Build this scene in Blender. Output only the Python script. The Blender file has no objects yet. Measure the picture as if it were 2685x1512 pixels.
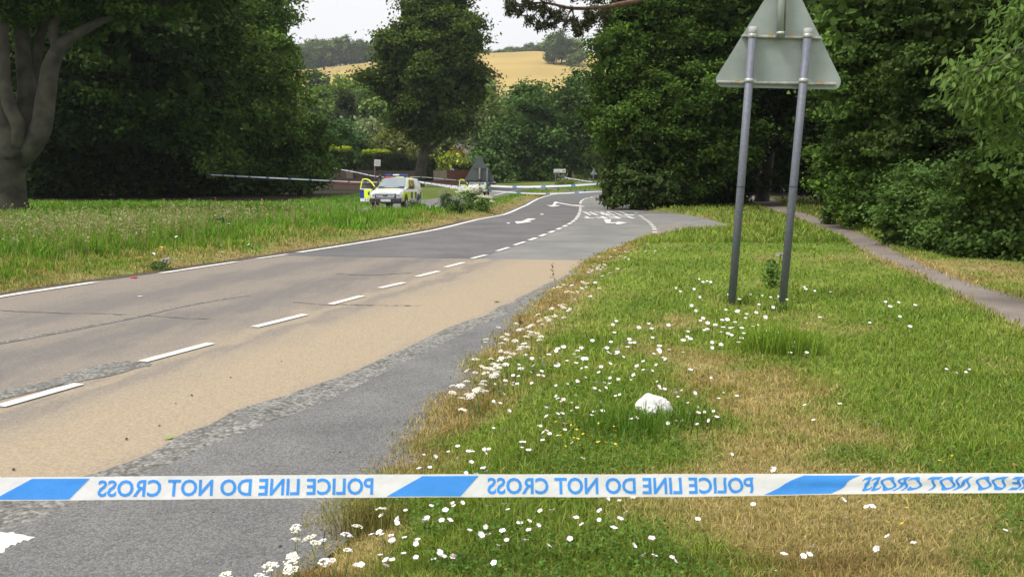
import bpy, bmesh, math, random
import numpy as np
from mathutils import Vector, Matrix
R = math.radians
random.seed(7)
rng = np.random.default_rng(11)
scene = bpy.context.scene
COL = scene.collection

# ------------------------------------------------------------------ camera
F, CX, CY, HZ, CAMZ = 2200.0, 1342.5, 756.0, 460.0, 1.6     # photo pixels: focal length, centre, eye level; metres
PITCH = math.atan((CY - HZ) / F)
cam_d = bpy.data.cameras.new('camera')
cam_d.sensor_width = 36.0
cam_d.lens = 36.0 * F / 2685.0
cam_d.clip_start = 0.05
cam_d.clip_end = 6000
cam = bpy.data.objects.new('camera', cam_d)
COL.objects.link(cam)
cam.location = (0, 0, CAMZ)
cam.rotation_euler = (R(90) - PITCH, 0, 0)
scene.camera = cam

# ------------------------------------------------------------------ sky and sun (bright overcast)
SUN_EL, SUN_AZ = 60.0, 240.0          # degrees; azimuth clockwise from +Y
world = bpy.data.worlds.new('World')
scene.world = world
world.use_nodes = True
wn = world.node_tree
for n in list(wn.nodes):
    wn.nodes.remove(n)
w_out = wn.nodes.new('ShaderNodeOutputWorld')
w_bg = wn.nodes.new('ShaderNodeBackground')
w_sky = wn.nodes.new('ShaderNodeTexSky')
w_sky.sky_type = 'NISHITA'
w_sky.sun_disc = False
w_sky.sun_elevation = R(SUN_EL)
w_sky.sun_rotation = R(SUN_AZ)
w_sky.dust_density = 6.0
w_sky.air_density = 1.0
w_hs = wn.nodes.new('ShaderNodeHueSaturation')
w_hs.inputs['Saturation'].default_value = 0.12
w_mix = wn.nodes.new('ShaderNodeMixRGB')
w_mix.inputs['Fac'].default_value = 0.72
w_mix.inputs['Color2'].default_value = (4.75, 4.75, 4.85, 1)      # the even cloud layer over that sky
wn.links.new(w_sky.outputs[0], w_hs.inputs['Color'])
wn.links.new(w_hs.outputs[0], w_mix.inputs['Color1'])
wn.links.new(w_mix.outputs[0], w_bg.inputs['Color'])
w_bg.inputs['Strength'].default_value = 0.112
wn.links.new(w_bg.outputs[0], w_out.inputs['Surface'])
sun_d = bpy.data.lights.new('sun', 'SUN')
sun_d.energy = 1.5
sun_d.angle = R(14)
sun_d.color = (1.0, 0.96, 0.90)
sun = bpy.data.objects.new('sun', sun_d)
COL.objects.link(sun)
_sd = Vector((math.sin(R(SUN_AZ)) * math.cos(R(SUN_EL)), math.cos(R(SUN_AZ)) * math.cos(R(SUN_EL)), math.sin(R(SUN_EL))))
sun.rotation_euler = _sd.to_track_quat('Z', 'Y').to_euler()
sun.location = (0, -10, 40)
scene.view_settings.view_transform = 'Standard'
scene.view_settings.look = 'None'
scene.view_settings.exposure = 1.08
scene.view_settings.gamma = 1.0
scene.cycles.use_denoising = True
scene.cycles.max_bounces = 6
scene.cycles.diffuse_bounces = 3
scene.cycles.transparent_max_bounces = 8
scene.cycles.transmission_bounces = 4

# ------------------------------------------------------------------ helpers
def ray(px, py):
    x = (px - CX) / F; y = (CY - py) / F
    return Vector((x, math.cos(PITCH) + y * math.sin(PITCH), -math.sin(PITCH) + y * math.cos(PITCH)))
def G(px, py, z=0.0):                       # the ground point seen at a pixel
    d = ray(px, py); t = (z - CAMZ) / d.z
    return (d.x * t, d.y * t)
def PD(px, py, D):                          # the point at distance D (world Y) seen at a pixel
    d = ray(px, py); t = D / d.y
    return Vector((d.x * t, D, CAMZ + d.z * t))
def Gs(pts, z=0.0):
    return np.array([G(a, b, z) for a, b in pts])
def smooth(a, b, x):
    t = np.clip((np.asarray(x, float) - a) / (b - a), 0, 1)
    return t * t * (3 - 2 * t)
def vnoise(x, y, s, seed=0):
    x = np.asarray(x, float) / s; y = np.asarray(y, float) / s
    xi = np.floor(x).astype(np.int64); yi = np.floor(y).astype(np.int64)
    fx = x - xi; fy = y - yi
    fx = fx * fx * (3 - 2 * fx); fy = fy * fy * (3 - 2 * fy)
    def h(a, b):
        n = (a * 374761393 + b * 668265263 + seed * 974634777) & 0x7fffffff
        n = ((n ^ (n >> 13)) * 1274126177) & 0x7fffffff
        return ((n ^ (n >> 16)) & 0xffff) / 65535.0
    return (h(xi, yi) * (1 - fx) + h(xi + 1, yi) * fx) * (1 - fy) + (h(xi, yi + 1) * (1 - fx) + h(xi + 1, yi + 1) * fx) * fy
def fbm(x, y, s, seed=0):
    return 0.55 * vnoise(x, y, s, seed) + 0.3 * vnoise(x, y, s * .45, seed + 1) + 0.15 * vnoise(x, y, s * .2, seed + 2)
def inpoly(x, y, poly):
    x = np.asarray(x, float); y = np.asarray(y, float)
    ins = np.zeros(x.shape, bool); n = len(poly)
    for i in range(n):
        x1, y1 = poly[i]; x2, y2 = poly[(i + 1) % n]
        if y1 == y2: continue
        c = ((y1 > y) != (y2 > y)) & (x < (x2 - x1) * (y - y1) / (y2 - y1) + x1)
        ins ^= c
    return ins
def dist_line(x, y, line):
    x = np.asarray(x, float); y = np.asarray(y, float)
    best = np.full(x.shape, 1e9)
    for (x1, y1), (x2, y2) in zip(line[:-1], line[1:]):
        dx, dy = x2 - x1, y2 - y1
        L = dx * dx + dy * dy + 1e-12
        t = np.clip(((x - x1) * dx + (y - y1) * dy) / L, 0, 1)
        best = np.minimum(best, np.hypot(x - x1 - t * dx, y - y1 - t * dy))
    return best

def link(o, parent=None):
    COL.objects.link(o)
    if parent is not None: o.parent = parent
    return o
def tag(o, label=None, cat=None, group=None, kind=None):
    if label: o['label'] = label
    if cat: o['category'] = cat
    if group: o['group'] = group
    if kind: o['kind'] = kind
    return o
def empty(name, loc, label, cat, rz=0, group=None):
    o = bpy.data.objects.new(name, None)
    o.empty_display_size = 0.2
    o.location = loc; o.rotation_euler = (0, 0, rz)
    link(o); return tag(o, label, cat, group)
def mesh_np(name, v, faces, mat, parent=None, col=None, smooth_shade=False, attr=None):
    """faces: (n,k) int array, or a list of such arrays"""
    if isinstance(faces, np.ndarray): faces = [faces]
    me = bpy.data.meshes.new(name)
    v = np.asarray(v, np.float32)
    me.vertices.add(len(v)); me.vertices.foreach_set('co', v.ravel())
    idx = np.concatenate([f.ravel() for f in faces]).astype(np.int32)
    tot = np.concatenate([np.full(len(f), f.shape[1], np.int32) for f in faces])
    st = np.concatenate([[0], np.cumsum(tot)[:-1]]).astype(np.int32)
    me.loops.add(len(idx)); me.loops.foreach_set('vertex_index', idx)
    me.polygons.add(len(tot)); me.polygons.foreach_set('loop_start', st)
    me.polygons.foreach_set('loop_total', tot)
    if smooth_shade: me.polygons.foreach_set('use_smooth', np.ones(len(tot), bool))
    if col is not None:
        a = me.color_attributes.new('Col', 'FLOAT_COLOR', 'POINT')
        c = np.ones((len(v), 4), np.float32); c[:, :3] = col
        a.data.foreach_set('color', c.ravel())
    if attr:
        for k, val in attr.items():
            a = me.attributes.new(k, 'FLOAT', 'POINT'); a.data.foreach_set('value', np.asarray(val, np.float32))
    me.update(calc_edges=True); me.validate()
    if mat: me.materials.append(mat)
    o = bpy.data.objects.new(name, me)
    return link(o, parent)
def mesh_bm(name, bm, mat, parent=None, smooth_shade=False):
    me = bpy.data.meshes.new(name)
    bmesh.ops.recalc_face_normals(bm, faces=bm.faces)
    bm.to_mesh(me); bm.free()
    if smooth_shade:
        for p in me.polygons: p.use_smooth = True
    if mat: me.materials.append(mat)
    return link(bpy.data.objects.new(name, me), parent)
def bm_box(bm, c, s, rot=None, bevel=0.0, seg=2):
    r = bmesh.ops.create_cube(bm, size=1.0)
    vs = r['verts']
    bmesh.ops.scale(bm, vec=s, verts=vs)
    if bevel > 0:
        es = list({e for v in vs for e in v.link_edges})
        q = bmesh.ops.bevel(bm, geom=es, offset=bevel, segments=seg, affect='EDGES', profile=0.5)
        vs = list({v for f in q['faces'] for v in f.verts} | {v for v in vs if v.is_valid})
    if rot is not None: bmesh.ops.rotate(bm, cent=(0, 0, 0), matrix=rot, verts=vs)
    bmesh.ops.translate(bm, vec=c, verts=vs)
    return vs
def box(name, c, s, mat, parent=None, rot=None, bevel=0.0):
    bm = bmesh.new(); bm_box(bm, c, s, rot, bevel)
    return mesh_bm(name, bm, mat, parent)
def tube_np(pts, rad, seg=10, jit=0.0):
    pts = [Vector(p) for p in pts]; n = len(pts); V = []; Fc = []
    a = None
    for i, p in enumerate(pts):
        d = (pts[min(i + 1, n - 1)] - pts[max(i - 1, 0)]).normalized()
        if a is None: a = d.cross(Vector((.13, .31, 1)) if abs(d.z) < .9 else Vector((1, .2, 0))).normalized()
        else: a = (a - d * a.dot(d)).normalized()          # carried along, so the rings do not twist
        b = d.cross(a)
        for k in range(seg):
            t = 2 * math.pi * k / seg
            r = rad[i] * (1 + jit * math.sin(3 * t + i * .7) + jit * .6 * math.sin(5 * t + 1.3 * i))
            V.append(p + a * (math.cos(t) * r) + b * (math.sin(t) * r))
    for i in range(n - 1):
        for k in range(seg):
            k2 = (k + 1) % seg
            Fc.append((i * seg + k, i * seg + k2, (i + 1) * seg + k2, (i + 1) * seg + k))
    V.append(pts[-1]); e = len(V) - 1
    V.append(pts[0]); s0 = e + 1
    T = [((n - 1) * seg + k, (n - 1) * seg + (k + 1) % seg, e) for k in range(seg)]
    T += [((k + 1) % seg, k, s0) for k in range(seg)]
    return np.array([tuple(v) for v in V]), np.array(Fc), np.array(T)
def tubes(name, specs, mat, parent=None, seg=10, jit=0.0):
    V = []; Q = []; T = []; o = 0
    for s in specs:
        v, q, t = tube_np(s[0], s[1], seg, jit)
        V.append(v); Q.append(q + o); T.append(t + o); o += len(v)
    return mesh_np(name, np.concatenate(V), [np.concatenate(Q), np.concatenate(T)], mat, parent, smooth_shade=True)
def curve_pts(pts, n):
    """Catmull-Rom resample"""
    P = np.array([tuple(p) for p in pts], float)
    P = np.vstack([2 * P[0] - P[1], P, 2 * P[-1] - P[-2]])
    out = []
    m = len(P) - 3
    for t in np.linspace(0, m - 1e-6, n):
        i = int(t); f = t - i
        a, b, c, d = P[i], P[i + 1], P[i + 2], P[i + 3]
        out.append(.5 * ((2 * b) + (c - a) * f + (2 * a - 5 * b + 4 * c - d) * f * f + (-a + 3 * b - 3 * c + d) * f ** 3))
    return np.array(out)
def copy_tree(o, parent=None):
    c = o.copy(); COL.objects.link(c); c.parent = parent
    for ch in list(o.children): copy_tree(ch, c)
    return c
def text_mesh(body, name, font_size=1.0, bold=0.0):
    cu = bpy.data.curves.new(name, 'FONT'); cu.body = body; cu.size = font_size; cu.offset = bold
    cu.resolution_u = 3
    o = bpy.data.objects.new(name, cu); COL.objects.link(o)
    dg = bpy.context.evaluated_depsgraph_get()
    me = bpy.data.meshes.new_from_object(o.evaluated_get(dg))
    bpy.data.objects.remove(o); bpy.data.curves.remove(cu)
    return me
def text_bm(body, x0, x1, y0, y1, bold=0.0):
    """flat lettering filling a rectangle, in a bmesh"""
    me = text_mesh(body, 'lettering', 1.0, bold)
    bm = bmesh.new(); bm.from_mesh(me); bpy.data.meshes.remove(me)
    xs = [v.co.x for v in bm.verts]; ys = [v.co.y for v in bm.verts]
    for v in bm.verts:
        v.co.x = x0 + (v.co.x - min(xs)) / (max(xs) - min(xs)) * (x1 - x0)
        v.co.y = y0 + (v.co.y - min(ys)) / (max(ys) - min(ys)) * (y1 - y0)
        v.co.z = 0
    return bm

# ------------------------------------------------------------------ materials
def nodes_of(m):
    m.use_nodes = True
    nt = m.node_tree
    return nt, nt.nodes['Principled BSDF']
def mat(name, c, rough=0.6, var=0.15, scale=8.0, metal=0.0, bump=0.0, spec=0.5, bscale=None):
    m = bpy.data.materials.new(name); nt, b = nodes_of(m)
    tc = nt.nodes.new('ShaderNodeTexCoord'); nz = nt.nodes.new('ShaderNodeTexNoise')
    nz.inputs['Scale'].default_value = scale; nz.inputs['Detail'].default_value = 6
    nt.links.new(tc.outputs['Object'], nz.inputs['Vector'])
    cr = nt.nodes.new('ShaderNodeValToRGB')
    cr.color_ramp.elements[0].position = .3; cr.color_ramp.elements[1].position = .7
    cr.color_ramp.elements[0].color = (c[0] * (1 - var), c[1] * (1 - var), c[2] * (1 - var), 1)
    cr.color_ramp.elements[1].color = (min(1, c[0] * (1 + var)), min(1, c[1] * (1 + var)), min(1, c[2] * (1 + var)), 1)
    nt.links.new(nz.outputs['Fac'], cr.inputs['Fac'])
    nt.links.new(cr.outputs['Color'], b.inputs['Base Color'])
    b.inputs['Roughness'].default_value = rough
    b.inputs['Metallic'].default_value = metal
    b.inputs['Specular IOR Level'].default_value = spec
    if bump:
        nb = nt.nodes.new('ShaderNodeTexNoise'); nb.inputs['Scale'].default_value = bscale or scale * 4
        nb.inputs['Detail'].default_value = 5
        nt.links.new(tc.outputs['Object'], nb.inputs['Vector'])
        bp = nt.nodes.new('ShaderNodeBump'); bp.inputs['Strength'].default_value = bump
        bp.inputs['Distance'].default_value = 0.02
        nt.links.new(nb.outputs['Fac'], bp.inputs['Height'])
        nt.links.new(bp.outputs['Normal'], b.inputs['Normal'])
    return m
def leaf_mat(name, transl=0.3, rough=0.55, spec=0.25):
    """colour of each blade or leaf comes from the mesh; part of the light passes through"""
    m = bpy.data.materials.new(name); nt, b = nodes_of(m)
    at = nt.nodes.new('ShaderNodeAttribute'); at.attribute_name = 'Col'
    nt.links.new(at.outputs['Color'], b.inputs['Base Color'])
    b.inputs['Roughness'].default_value = rough
    b.inputs['Specular IOR Level'].default_value = spec
    tr = nt.nodes.new('ShaderNodeBsdfTranslucent')
    mx = nt.nodes.new('ShaderNodeMixRGB'); mx.blend_type = 'MULTIPLY'; mx.inputs['Fac'].default_value = 1
    mx.inputs['Color2'].default_value = (1.25, 1.35, .55, 1)
    nt.links.new(at.outputs['Color'], mx.inputs['Color1'])
    nt.links.new(mx.outputs['Color'], tr.inputs['Color'])
    ms = nt.nodes.new('ShaderNodeMixShader'); ms.inputs['Fac'].default_value = transl
    out = nt.nodes['Material Output']
    nt.links.new(b.outputs[0], ms.inputs[1]); nt.links.new(tr.outputs[0], ms.inputs[2])
    nt.links.new(ms.outputs[0], out.inputs['Surface'])
    return m
def attr_mat(name, rough=0.95, var=0.25, scale=6.0, bump=0.4):
    m = bpy.data.materials.new(name); nt, b = nodes_of(m)
    at = nt.nodes.new('ShaderNodeAttribute'); at.attribute_name = 'Col'
    tc = nt.nodes.new('ShaderNodeTexCoord'); nz = nt.nodes.new('ShaderNodeTexNoise')
    nz.inputs['Scale'].default_value = scale; nz.inputs['Detail'].default_value = 8
    nt.links.new(tc.outputs['Object'], nz.inputs['Vector'])
    mp = nt.nodes.new('ShaderNodeMapRange')
    mp.inputs['From Min'].default_value = .25; mp.inputs['From Max'].default_value = .75
    mp.inputs['To Min'].default_value = 1 - var; mp.inputs['To Max'].default_value = 1 + var
    nt.links.new(nz.outputs['Fac'], mp.inputs['Value'])
    mx = nt.nodes.new('ShaderNodeVectorMath'); mx.operation = 'MULTIPLY'
    nt.links.new(at.outputs['Color'], mx.inputs[0]); nt.links.new(mp.outputs[0], mx.inputs[1])
    nt.links.new(mx.outputs[0], b.inputs['Base Color'])
    b.inputs['Roughness'].default_value = rough; b.inputs['Specular IOR Level'].default_value = .1
    bp = nt.nodes.new('ShaderNodeBump'); bp.inputs['Strength'].default_value = bump; bp.inputs['Distance'].default_value = .03
    nt.links.new(nz.outputs['Fac'], bp.inputs['Height']); nt.links.new(bp.outputs['Normal'], b.inputs['Normal'])
    return m
def asphalt(name, c1, c2, grain=0.35, gscale=160.0, patch=0.8, rough=0.9, stones=0.0, sscale=60.0, crack=0.0):
    """tarmac: large patches between c1 and c2, fine grain, optional exposed stones and cracks"""
    m = bpy.data.materials.new(name); nt, b = nodes_of(m); L = nt.links
    tc = nt.nodes.new('ShaderNodeTexCoord')
    n1 = nt.nodes.new('ShaderNodeTexNoise'); n1.inputs['Scale'].default_value = patch; n1.inputs['Detail'].default_value = 7; n1.inputs['Roughness'].default_value = .6
    n2 = nt.nodes.new('ShaderNodeTexNoise'); n2.inputs['Scale'].default_value = gscale; n2.inputs['Detail'].default_value = 3
    n3 = nt.nodes.new('ShaderNodeTexVoronoi'); n3.inputs['Scale'].default_value = sscale
    for n in (n1, n2, n3): L.new(tc.outputs['Object'], n.inputs['Vector'])
    cr = nt.nodes.new('ShaderNodeValToRGB'); e = cr.color_ramp.elements
    e[0].position = .34; e[1].position = .66
    e[0].color = (*c1, 1); e[1].color = (*c2, 1)
    L.new(n1.outputs['Fac'], cr.inputs['Fac'])
    mp = nt.nodes.new('ShaderNodeMapRange'); mp.inputs['From Min'].default_value = .3; mp.inputs['From Max'].default_value = .7
    mp.inputs['To Min'].default_value = 1 - grain; mp.inputs['To Max'].default_value = 1 + grain
    L.new(n2.outputs['Fac'], mp.inputs['Value'])
    mu = nt.nodes.new('ShaderNodeVectorMath'); mu.operation = 'MULTIPLY'
    L.new(cr.outputs['Color'], mu.inputs[0]); L.new(mp.outputs[0], mu.inputs[1])
    cur = mu.outputs[0]; hgt = n2.outputs['Fac']
    if stones > 0:
        sp = nt.nodes.new('ShaderNodeSeparateColor'); L.new(n3.outputs['Color'], sp.inputs[0])
        m2 = nt.nodes.new('ShaderNodeMapRange'); m2.inputs['To Min'].default_value = 1 - stones; m2.inputs['To Max'].default_value = 1 + stones
        L.new(sp.outputs[0], m2.inputs['Value'])
        d2 = nt.nodes.new('ShaderNodeMapRange'); d2.inputs['From Min'].default_value = .25; d2.inputs['From Max'].default_value = .75
        d2.inputs['To Min'].default_value = 1.0; d2.inputs['To Max'].default_value = 1 - .8 * stones
        L.new(n3.outputs['Distance'], d2.inputs['Value'])
        q = nt.nodes.new('ShaderNodeMath'); q.operation = 'MULTIPLY'; L.new(m2.outputs[0], q.inputs[0]); L.new(d2.outputs[0], q.inputs[1])
        mu2 = nt.nodes.new('ShaderNodeVectorMath'); mu2.operation = 'MULTIPLY'
        L.new(cur, mu2.inputs[0]); L.new(q.outputs[0], mu2.inputs[1]); cur = mu2.outputs[0]
        hgt = d2.outputs[0]
    if crack > 0:
        vc = nt.nodes.new('ShaderNodeTexVoronoi'); vc.feature = 'DISTANCE_TO_EDGE'; vc.inputs['Scale'].default_value = .33
        ad = nt.nodes.new('ShaderNodeMixRGB'); ad.inputs['Fac'].default_value = .12
        L.new(tc.outputs['Object'], ad.inputs['Color1']); L.new(n1.outputs['Color'], ad.inputs['Color2'])
        L.new(ad.outputs[0], vc.inputs['Vector'])
        mc = nt.nodes.new('ShaderNodeMapRange'); mc.inputs['From Max'].default_value = .006
        mc.inputs['To Min'].default_value = 1 - crack; mc.inputs['To Max'].default_value = 1
        L.new(vc.outputs['Distance'], mc.inputs['Value'])
        mu3 = nt.nodes.new('ShaderNodeVectorMath'); mu3.operation = 'MULTIPLY'
        L.new(cur, mu3.inputs[0]); L.new(mc.outputs[0], mu3.inputs[1]); cur = mu3.outputs[0]
    L.new(cur, b.inputs['Base Color'])
    b.inputs['Roughness'].default_value = rough; b.inputs['Specular IOR Level'].default_value = .25
    bp = nt.nodes.new('ShaderNodeBump'); bp.inputs['Strength'].default_value = .35 if not stones else .7
    bp.inputs['Distance'].default_value = .006
    L.new(hgt, bp.inputs['Height']); L.new(bp.outputs['Normal'], b.inputs['Normal'])
    return m

def thin_plastic(name, c):
    """tape film: some of the daylight behind it comes through"""
    m = mat(name, c, .30, .04, 7.0, bump=.35, bscale=16); nt = m.node_tree; b = nt.nodes['Principled BSDF']
    tr = nt.nodes.new('ShaderNodeBsdfTranslucent'); tr.inputs['Color'].default_value = (*c, 1)
    ms = nt.nodes.new('ShaderNodeMixShader'); ms.inputs['Fac'].default_value = .42
    nt.links.new(b.outputs[0], ms.inputs[1]); nt.links.new(tr.outputs[0], ms.inputs[2]); nt.links.new(ms.outputs[0], nt.nodes['Material Output'].inputs['Surface'])
    return m
M = {}
M['ground'] = attr_mat('ground_soil_and_turf')
M['blade'] = leaf_mat('grass_blades', .3, .6, .1)
M['leaf'] = leaf_mat('tree_leaves', .25, .65, .07)
M['bark'] = mat('grey_bark', (.052, .047, .035), .95, .6, 1.6, bump=1.0, bscale=5)
M['bark_dark'] = mat('dark_bark', (.06, .05, .042), .95, .3, 4.0, bump=.7, bscale=12)
M['pine_bark'] = mat('orange_pine_bark', (.13, .075, .045), .95, .35, 5.0, bump=.6)
M['paint'] = asphalt('white_road_paint', (.56, .545, .50), (.74, .73, .69), .12, 90, 6.0, .75)
M['tarmac_far'] = asphalt('dark_tarmac', (.105, .101, .104), (.148, .142, .142), .3, 70, .7)
M['tarmac_grey'] = asphalt('grey_tarmac', (.150, .150, .143), (.225, .22, .203), .25, 60, .6)
M['tarmac_strip'] = asphalt('new_grey_tarmac', (.135, .134, .132), (.19, .187, .182), .40, 210, 1.4, stones=.28, sscale=95)
M['aggregate'] = asphalt('exposed_aggregate', (.17, .165, .15), (.24, .235, .215), .2, 80, 3.0, stones=.45, sscale=38)
M['tarmac_side'] = asphalt('side_road_tarmac', (.15, .145, .142), (.20, .19, .18), .2, 60, .6)
M['dusty'] = asphalt('dusty_gravel_tarmac', (.19, .175, .155), (.30, .265, .22), .25, 70, 2.2, stones=.3, sscale=45)
M['footpath'] = asphalt('worn_path_tarmac', (.150, .125, .106), (.225, .19, .165), .25, 80, 1.1)
M['galv'] = mat('weathered_galvanised_steel', (.135, .145, .175), .6, .14, 25.0, .2)
M['sign_back'] = mat('grey_sign_back', (.285, .325, .30), .6, .16, 2.6, .1, bump=.15, bscale=40)
M['rail'] = mat('aluminium_rail', (.42, .43, .40), .45, .25, 14.0, .4)
M['rust'] = mat('rust_stain', (.50, .25, .06), .85, .3, 30.0)
M['rubber'] = mat('black_rubber', (.02, .02, .02), .7, .2, 20.0)
M['black'] = mat('black_plastic', (.025, .025, .028), .5, .2, 20.0)
M['tape_white'] = thin_plastic('white_tape_plastic', (.88, .88, .89))
M['tape_blue'] = thin_plastic('blue_tape_print', (.075, .37, .90))

def split_islands(o, name):
    """letters of a word become objects of their own"""
    bm = bmesh.new(); bm.from_mesh(o.data); seen = set(); par = o.parent; m = o.data.materials[0]
    for v in bm.verts:
        if v in seen: continue
        st = [v]; isl = set()
        while st:
            q = st.pop()
            if q in isl: continue
            isl.add(q); st += [e.other_vert(q) for e in q.link_edges]
        seen |= isl
        idx = {q: i for i, q in enumerate(isl)}
        me = bpy.data.meshes.new(name); me.from_pydata([tuple(q.co) for q in isl], [], [[idx[q] for q in f.verts] for f in bm.faces if f.verts[0] in isl])
        me.materials.append(m); link(bpy.data.objects.new(name, me), par)
    bm.free(); bpy.data.objects.remove(o)
# ------------------------------------------------------------------ plan of the roads (metres), read off the ground plane
def as_fn(px_pts, extra_lo=None, extra_hi=None):
    P = list(map(tuple, Gs(px_pts)))
    if extra_lo: P = list(extra_lo) + P
    if extra_hi: P = P + list(extra_hi)
    P = np.array(sorted(P, key=lambda p: p[1]))
    return P
L_LINE = as_fn([(-250, 830), (0, 780), (250, 742), (430, 717), (620, 688), (700, 676), (760, 667), (900, 645), (1040, 622), (1150, 602), (1250, 577),
                (1320, 564), (1342, 556), (1361, 547), (1380, 539), (1395, 530), (1410, 522), (1426, 516.5), (1445, 511.5), (1467, 508), (1526, 503)],
               [(-14.5, -6.0), (-11.2, 1.5)], [(12, 90), (22, 97), (45, 104)])
C_LINE = as_fn([(0, 1073), (210, 1010), (375, 952), (553, 903), (668, 860), (800, 826), (867, 800), (950, 778), (1060, 743), (1150, 713), (1216, 690),
                (1275, 670), (1334, 650), (1377, 635), (1405, 625), (1444, 610), (1477, 596), (1498, 585), (1510, 575), (1517, 565), (1521, 555), (1522, 546),
                (1521, 535), (1524, 527), (1533, 521.5), (1558, 515.5), (1578, 512.5)],
               [(-7.3, -6.0)], [(12, 76), (24, 86), (45, 95)])
A_LINE = as_fn([(-300, 1440), (0, 1318), (224, 1251), (437, 1174), (493, 1133), (672, 1066), (851, 1003), (1000, 940), (1100, 894), (1203, 857), (1307, 807), (1390, 770), (1472, 733), (1555, 681)],
               [(-5.4, -6.0)])
J_LINE = as_fn([(-400, 1560), (10, 1398), (122, 1360), (227, 1311), (395, 1246), (594, 1153), (735, 1102), (874, 1048), (1000, 985), (1100, 935), (1162, 906), (1265, 853), (1332, 828), (1451, 770), (1535, 722), (1575, 684)],
               [(-4.6, -6.0)])
E_PX = [(600, 1610), (740, 1512), (880, 1400), (985, 1320), (1090, 1225), (1150, 1140), (1220, 1040), (1300, 935), (1400, 830), (1480, 760), (1545, 705), (1600, 668), (1665, 640), (1725, 618)]
E_LINE = as_fn(E_PX, [(-2.6, -6.0)])
def fx(line, y):
    return np.interp(y, line[:, 1], line[:, 0])
spur = [tuple(p) for p in Gs([(1800, 610), (1870, 603), (1922, 598), (1905, 588), (1850, 573), (1790, 562), (1740, 556), (1690, 553)])]
R_EDGE_FAR = [(6.9, 42.0), (8.3, 50.0), (10.5, 60.0), (16, 74.0), (27, 83.0), (46, 90.0)]
def left_edge(y): return fx(L_LINE, y) - 0.28
ROAD_POLY = [(left_edge(y), y) for y in np.arange(-6, 104, 2.0)] + [(45, 104.0), (46, 90.0)] + R_EDGE_FAR[::-1][1:] + spur[::-1] + [tuple(p) for p in E_LINE[::-1]]
ROAD_POLY = np.array(ROAD_POLY)
SIDE_C = curve_pts([(-60, 3, 0), (-40, 9, 0), (-26, 16, 0), (-16.5, 23, 0), (-10.6, 30, 0), (-7.6, 37, 0), (-6.3, 43, 0), (-5.7, 54, 0), (-4.7, 70, 0), (-3.2, 86, 0), (0.5, 103, 0), (8, 113, 0), (22, 118, 0), (45, 121, 0), (80, 124, 0)], 120)[:, :2]
SIDE_W = 3.1
PATH_L = Gs([(1965, 530), (2010, 549), (2085, 574), (2180, 615), (2300, 680), (2400, 724), (2500, 777), (2600, 830), (2750, 908)], .1)
PATH_R = Gs([(2047, 530), (2075, 548), (2150, 572), (2260, 610), (2330, 646), (2420, 692), (2520, 731), (2620, 764), (2790, 815)], .1)
_a = np.array([(15.4, 58.0), (18.0, 75.0)]); _b = np.array([(17.4, 57.0), (20.0, 74.0)])
PATH_L = np.vstack([_a[::-1], PATH_L, [(5.0, 3.0), (4.6, -6.0)]]); PATH_R = np.vstack([_b[::-1], PATH_R, [(6.8, 3.0), (6.4, -6.0)]])
PATH_POLY = np.vstack([PATH_L, PATH_R[::-1]])
E_FULL = np.array([tuple(p) for p in E_LINE] + spur[:3])

def d_side(x, y): return dist_line(x, y, SIDE_C)
def on_hard(x, y):
    return inpoly(x, y, ROAD_POLY) | inpoly(x, y, PATH_POLY) | (d_side(x, y) < SIDE_W)
RIDGE_X = np.array([-900, -400, -260, -172, -121, -17, 18, 63, 200, 500, 900.])
RIDGE_Z = np.array([60, 74, 82, 86, 91.5, 99.5, 101, 99, 97, 90, 80.])
def side_z(y):                                       # the side road lies a little lower than the main road
    return 0.8 * smooth(88, 138, y) - np.interp(y, [-10, 24, 46, 70, 86, 104, 118], [0, 0, .34, .50, .58, .25, 0])
def H(x, y):
    x = np.asarray(x, float); y = np.asarray(y, float)
    z = 0.8 * smooth(88, 138, y)
    t = np.clip((y - 230) / 470., 0, 1.0)
    rz = np.interp(x * 700 / np.maximum(y, 50), RIDGE_X, RIDGE_Z)
    z = z + rz * t ** 1.12
    z = z - np.clip((y - 700) / 600., 0, 1) * 35
    hard = inpoly(x, y, ROAD_POLY)
    de = dist_line(x, y, ROAD_POLY)
    ds = d_side(x, y)
    v = 0.10 * smooth(0.0, 0.7, de) + 0.05 * fbm(x, y, 1.3, 5) * smooth(.1, .8, de)
    v = v * smooth(SIDE_W - .1, SIDE_W + .8, ds)
    pth = inpoly(x, y, PATH_POLY)
    v = np.where(pth, 0.085, v)
    near = (1 - smooth(120, 200, y))
    z = z + np.where(hard, -0.03, v * near)
    z = np.where(ds < SIDE_W, side_z(y) - 0.03, z + (side_z(y) - .8 * smooth(88, 138, y)) * (1 - smooth(SIDE_W, SIDE_W + 3.0, ds)) * np.where(hard, 0, 1))
    return z
def Hz(x, y): return float(H(np.array([x]), np.array([y]))[0])

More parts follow.
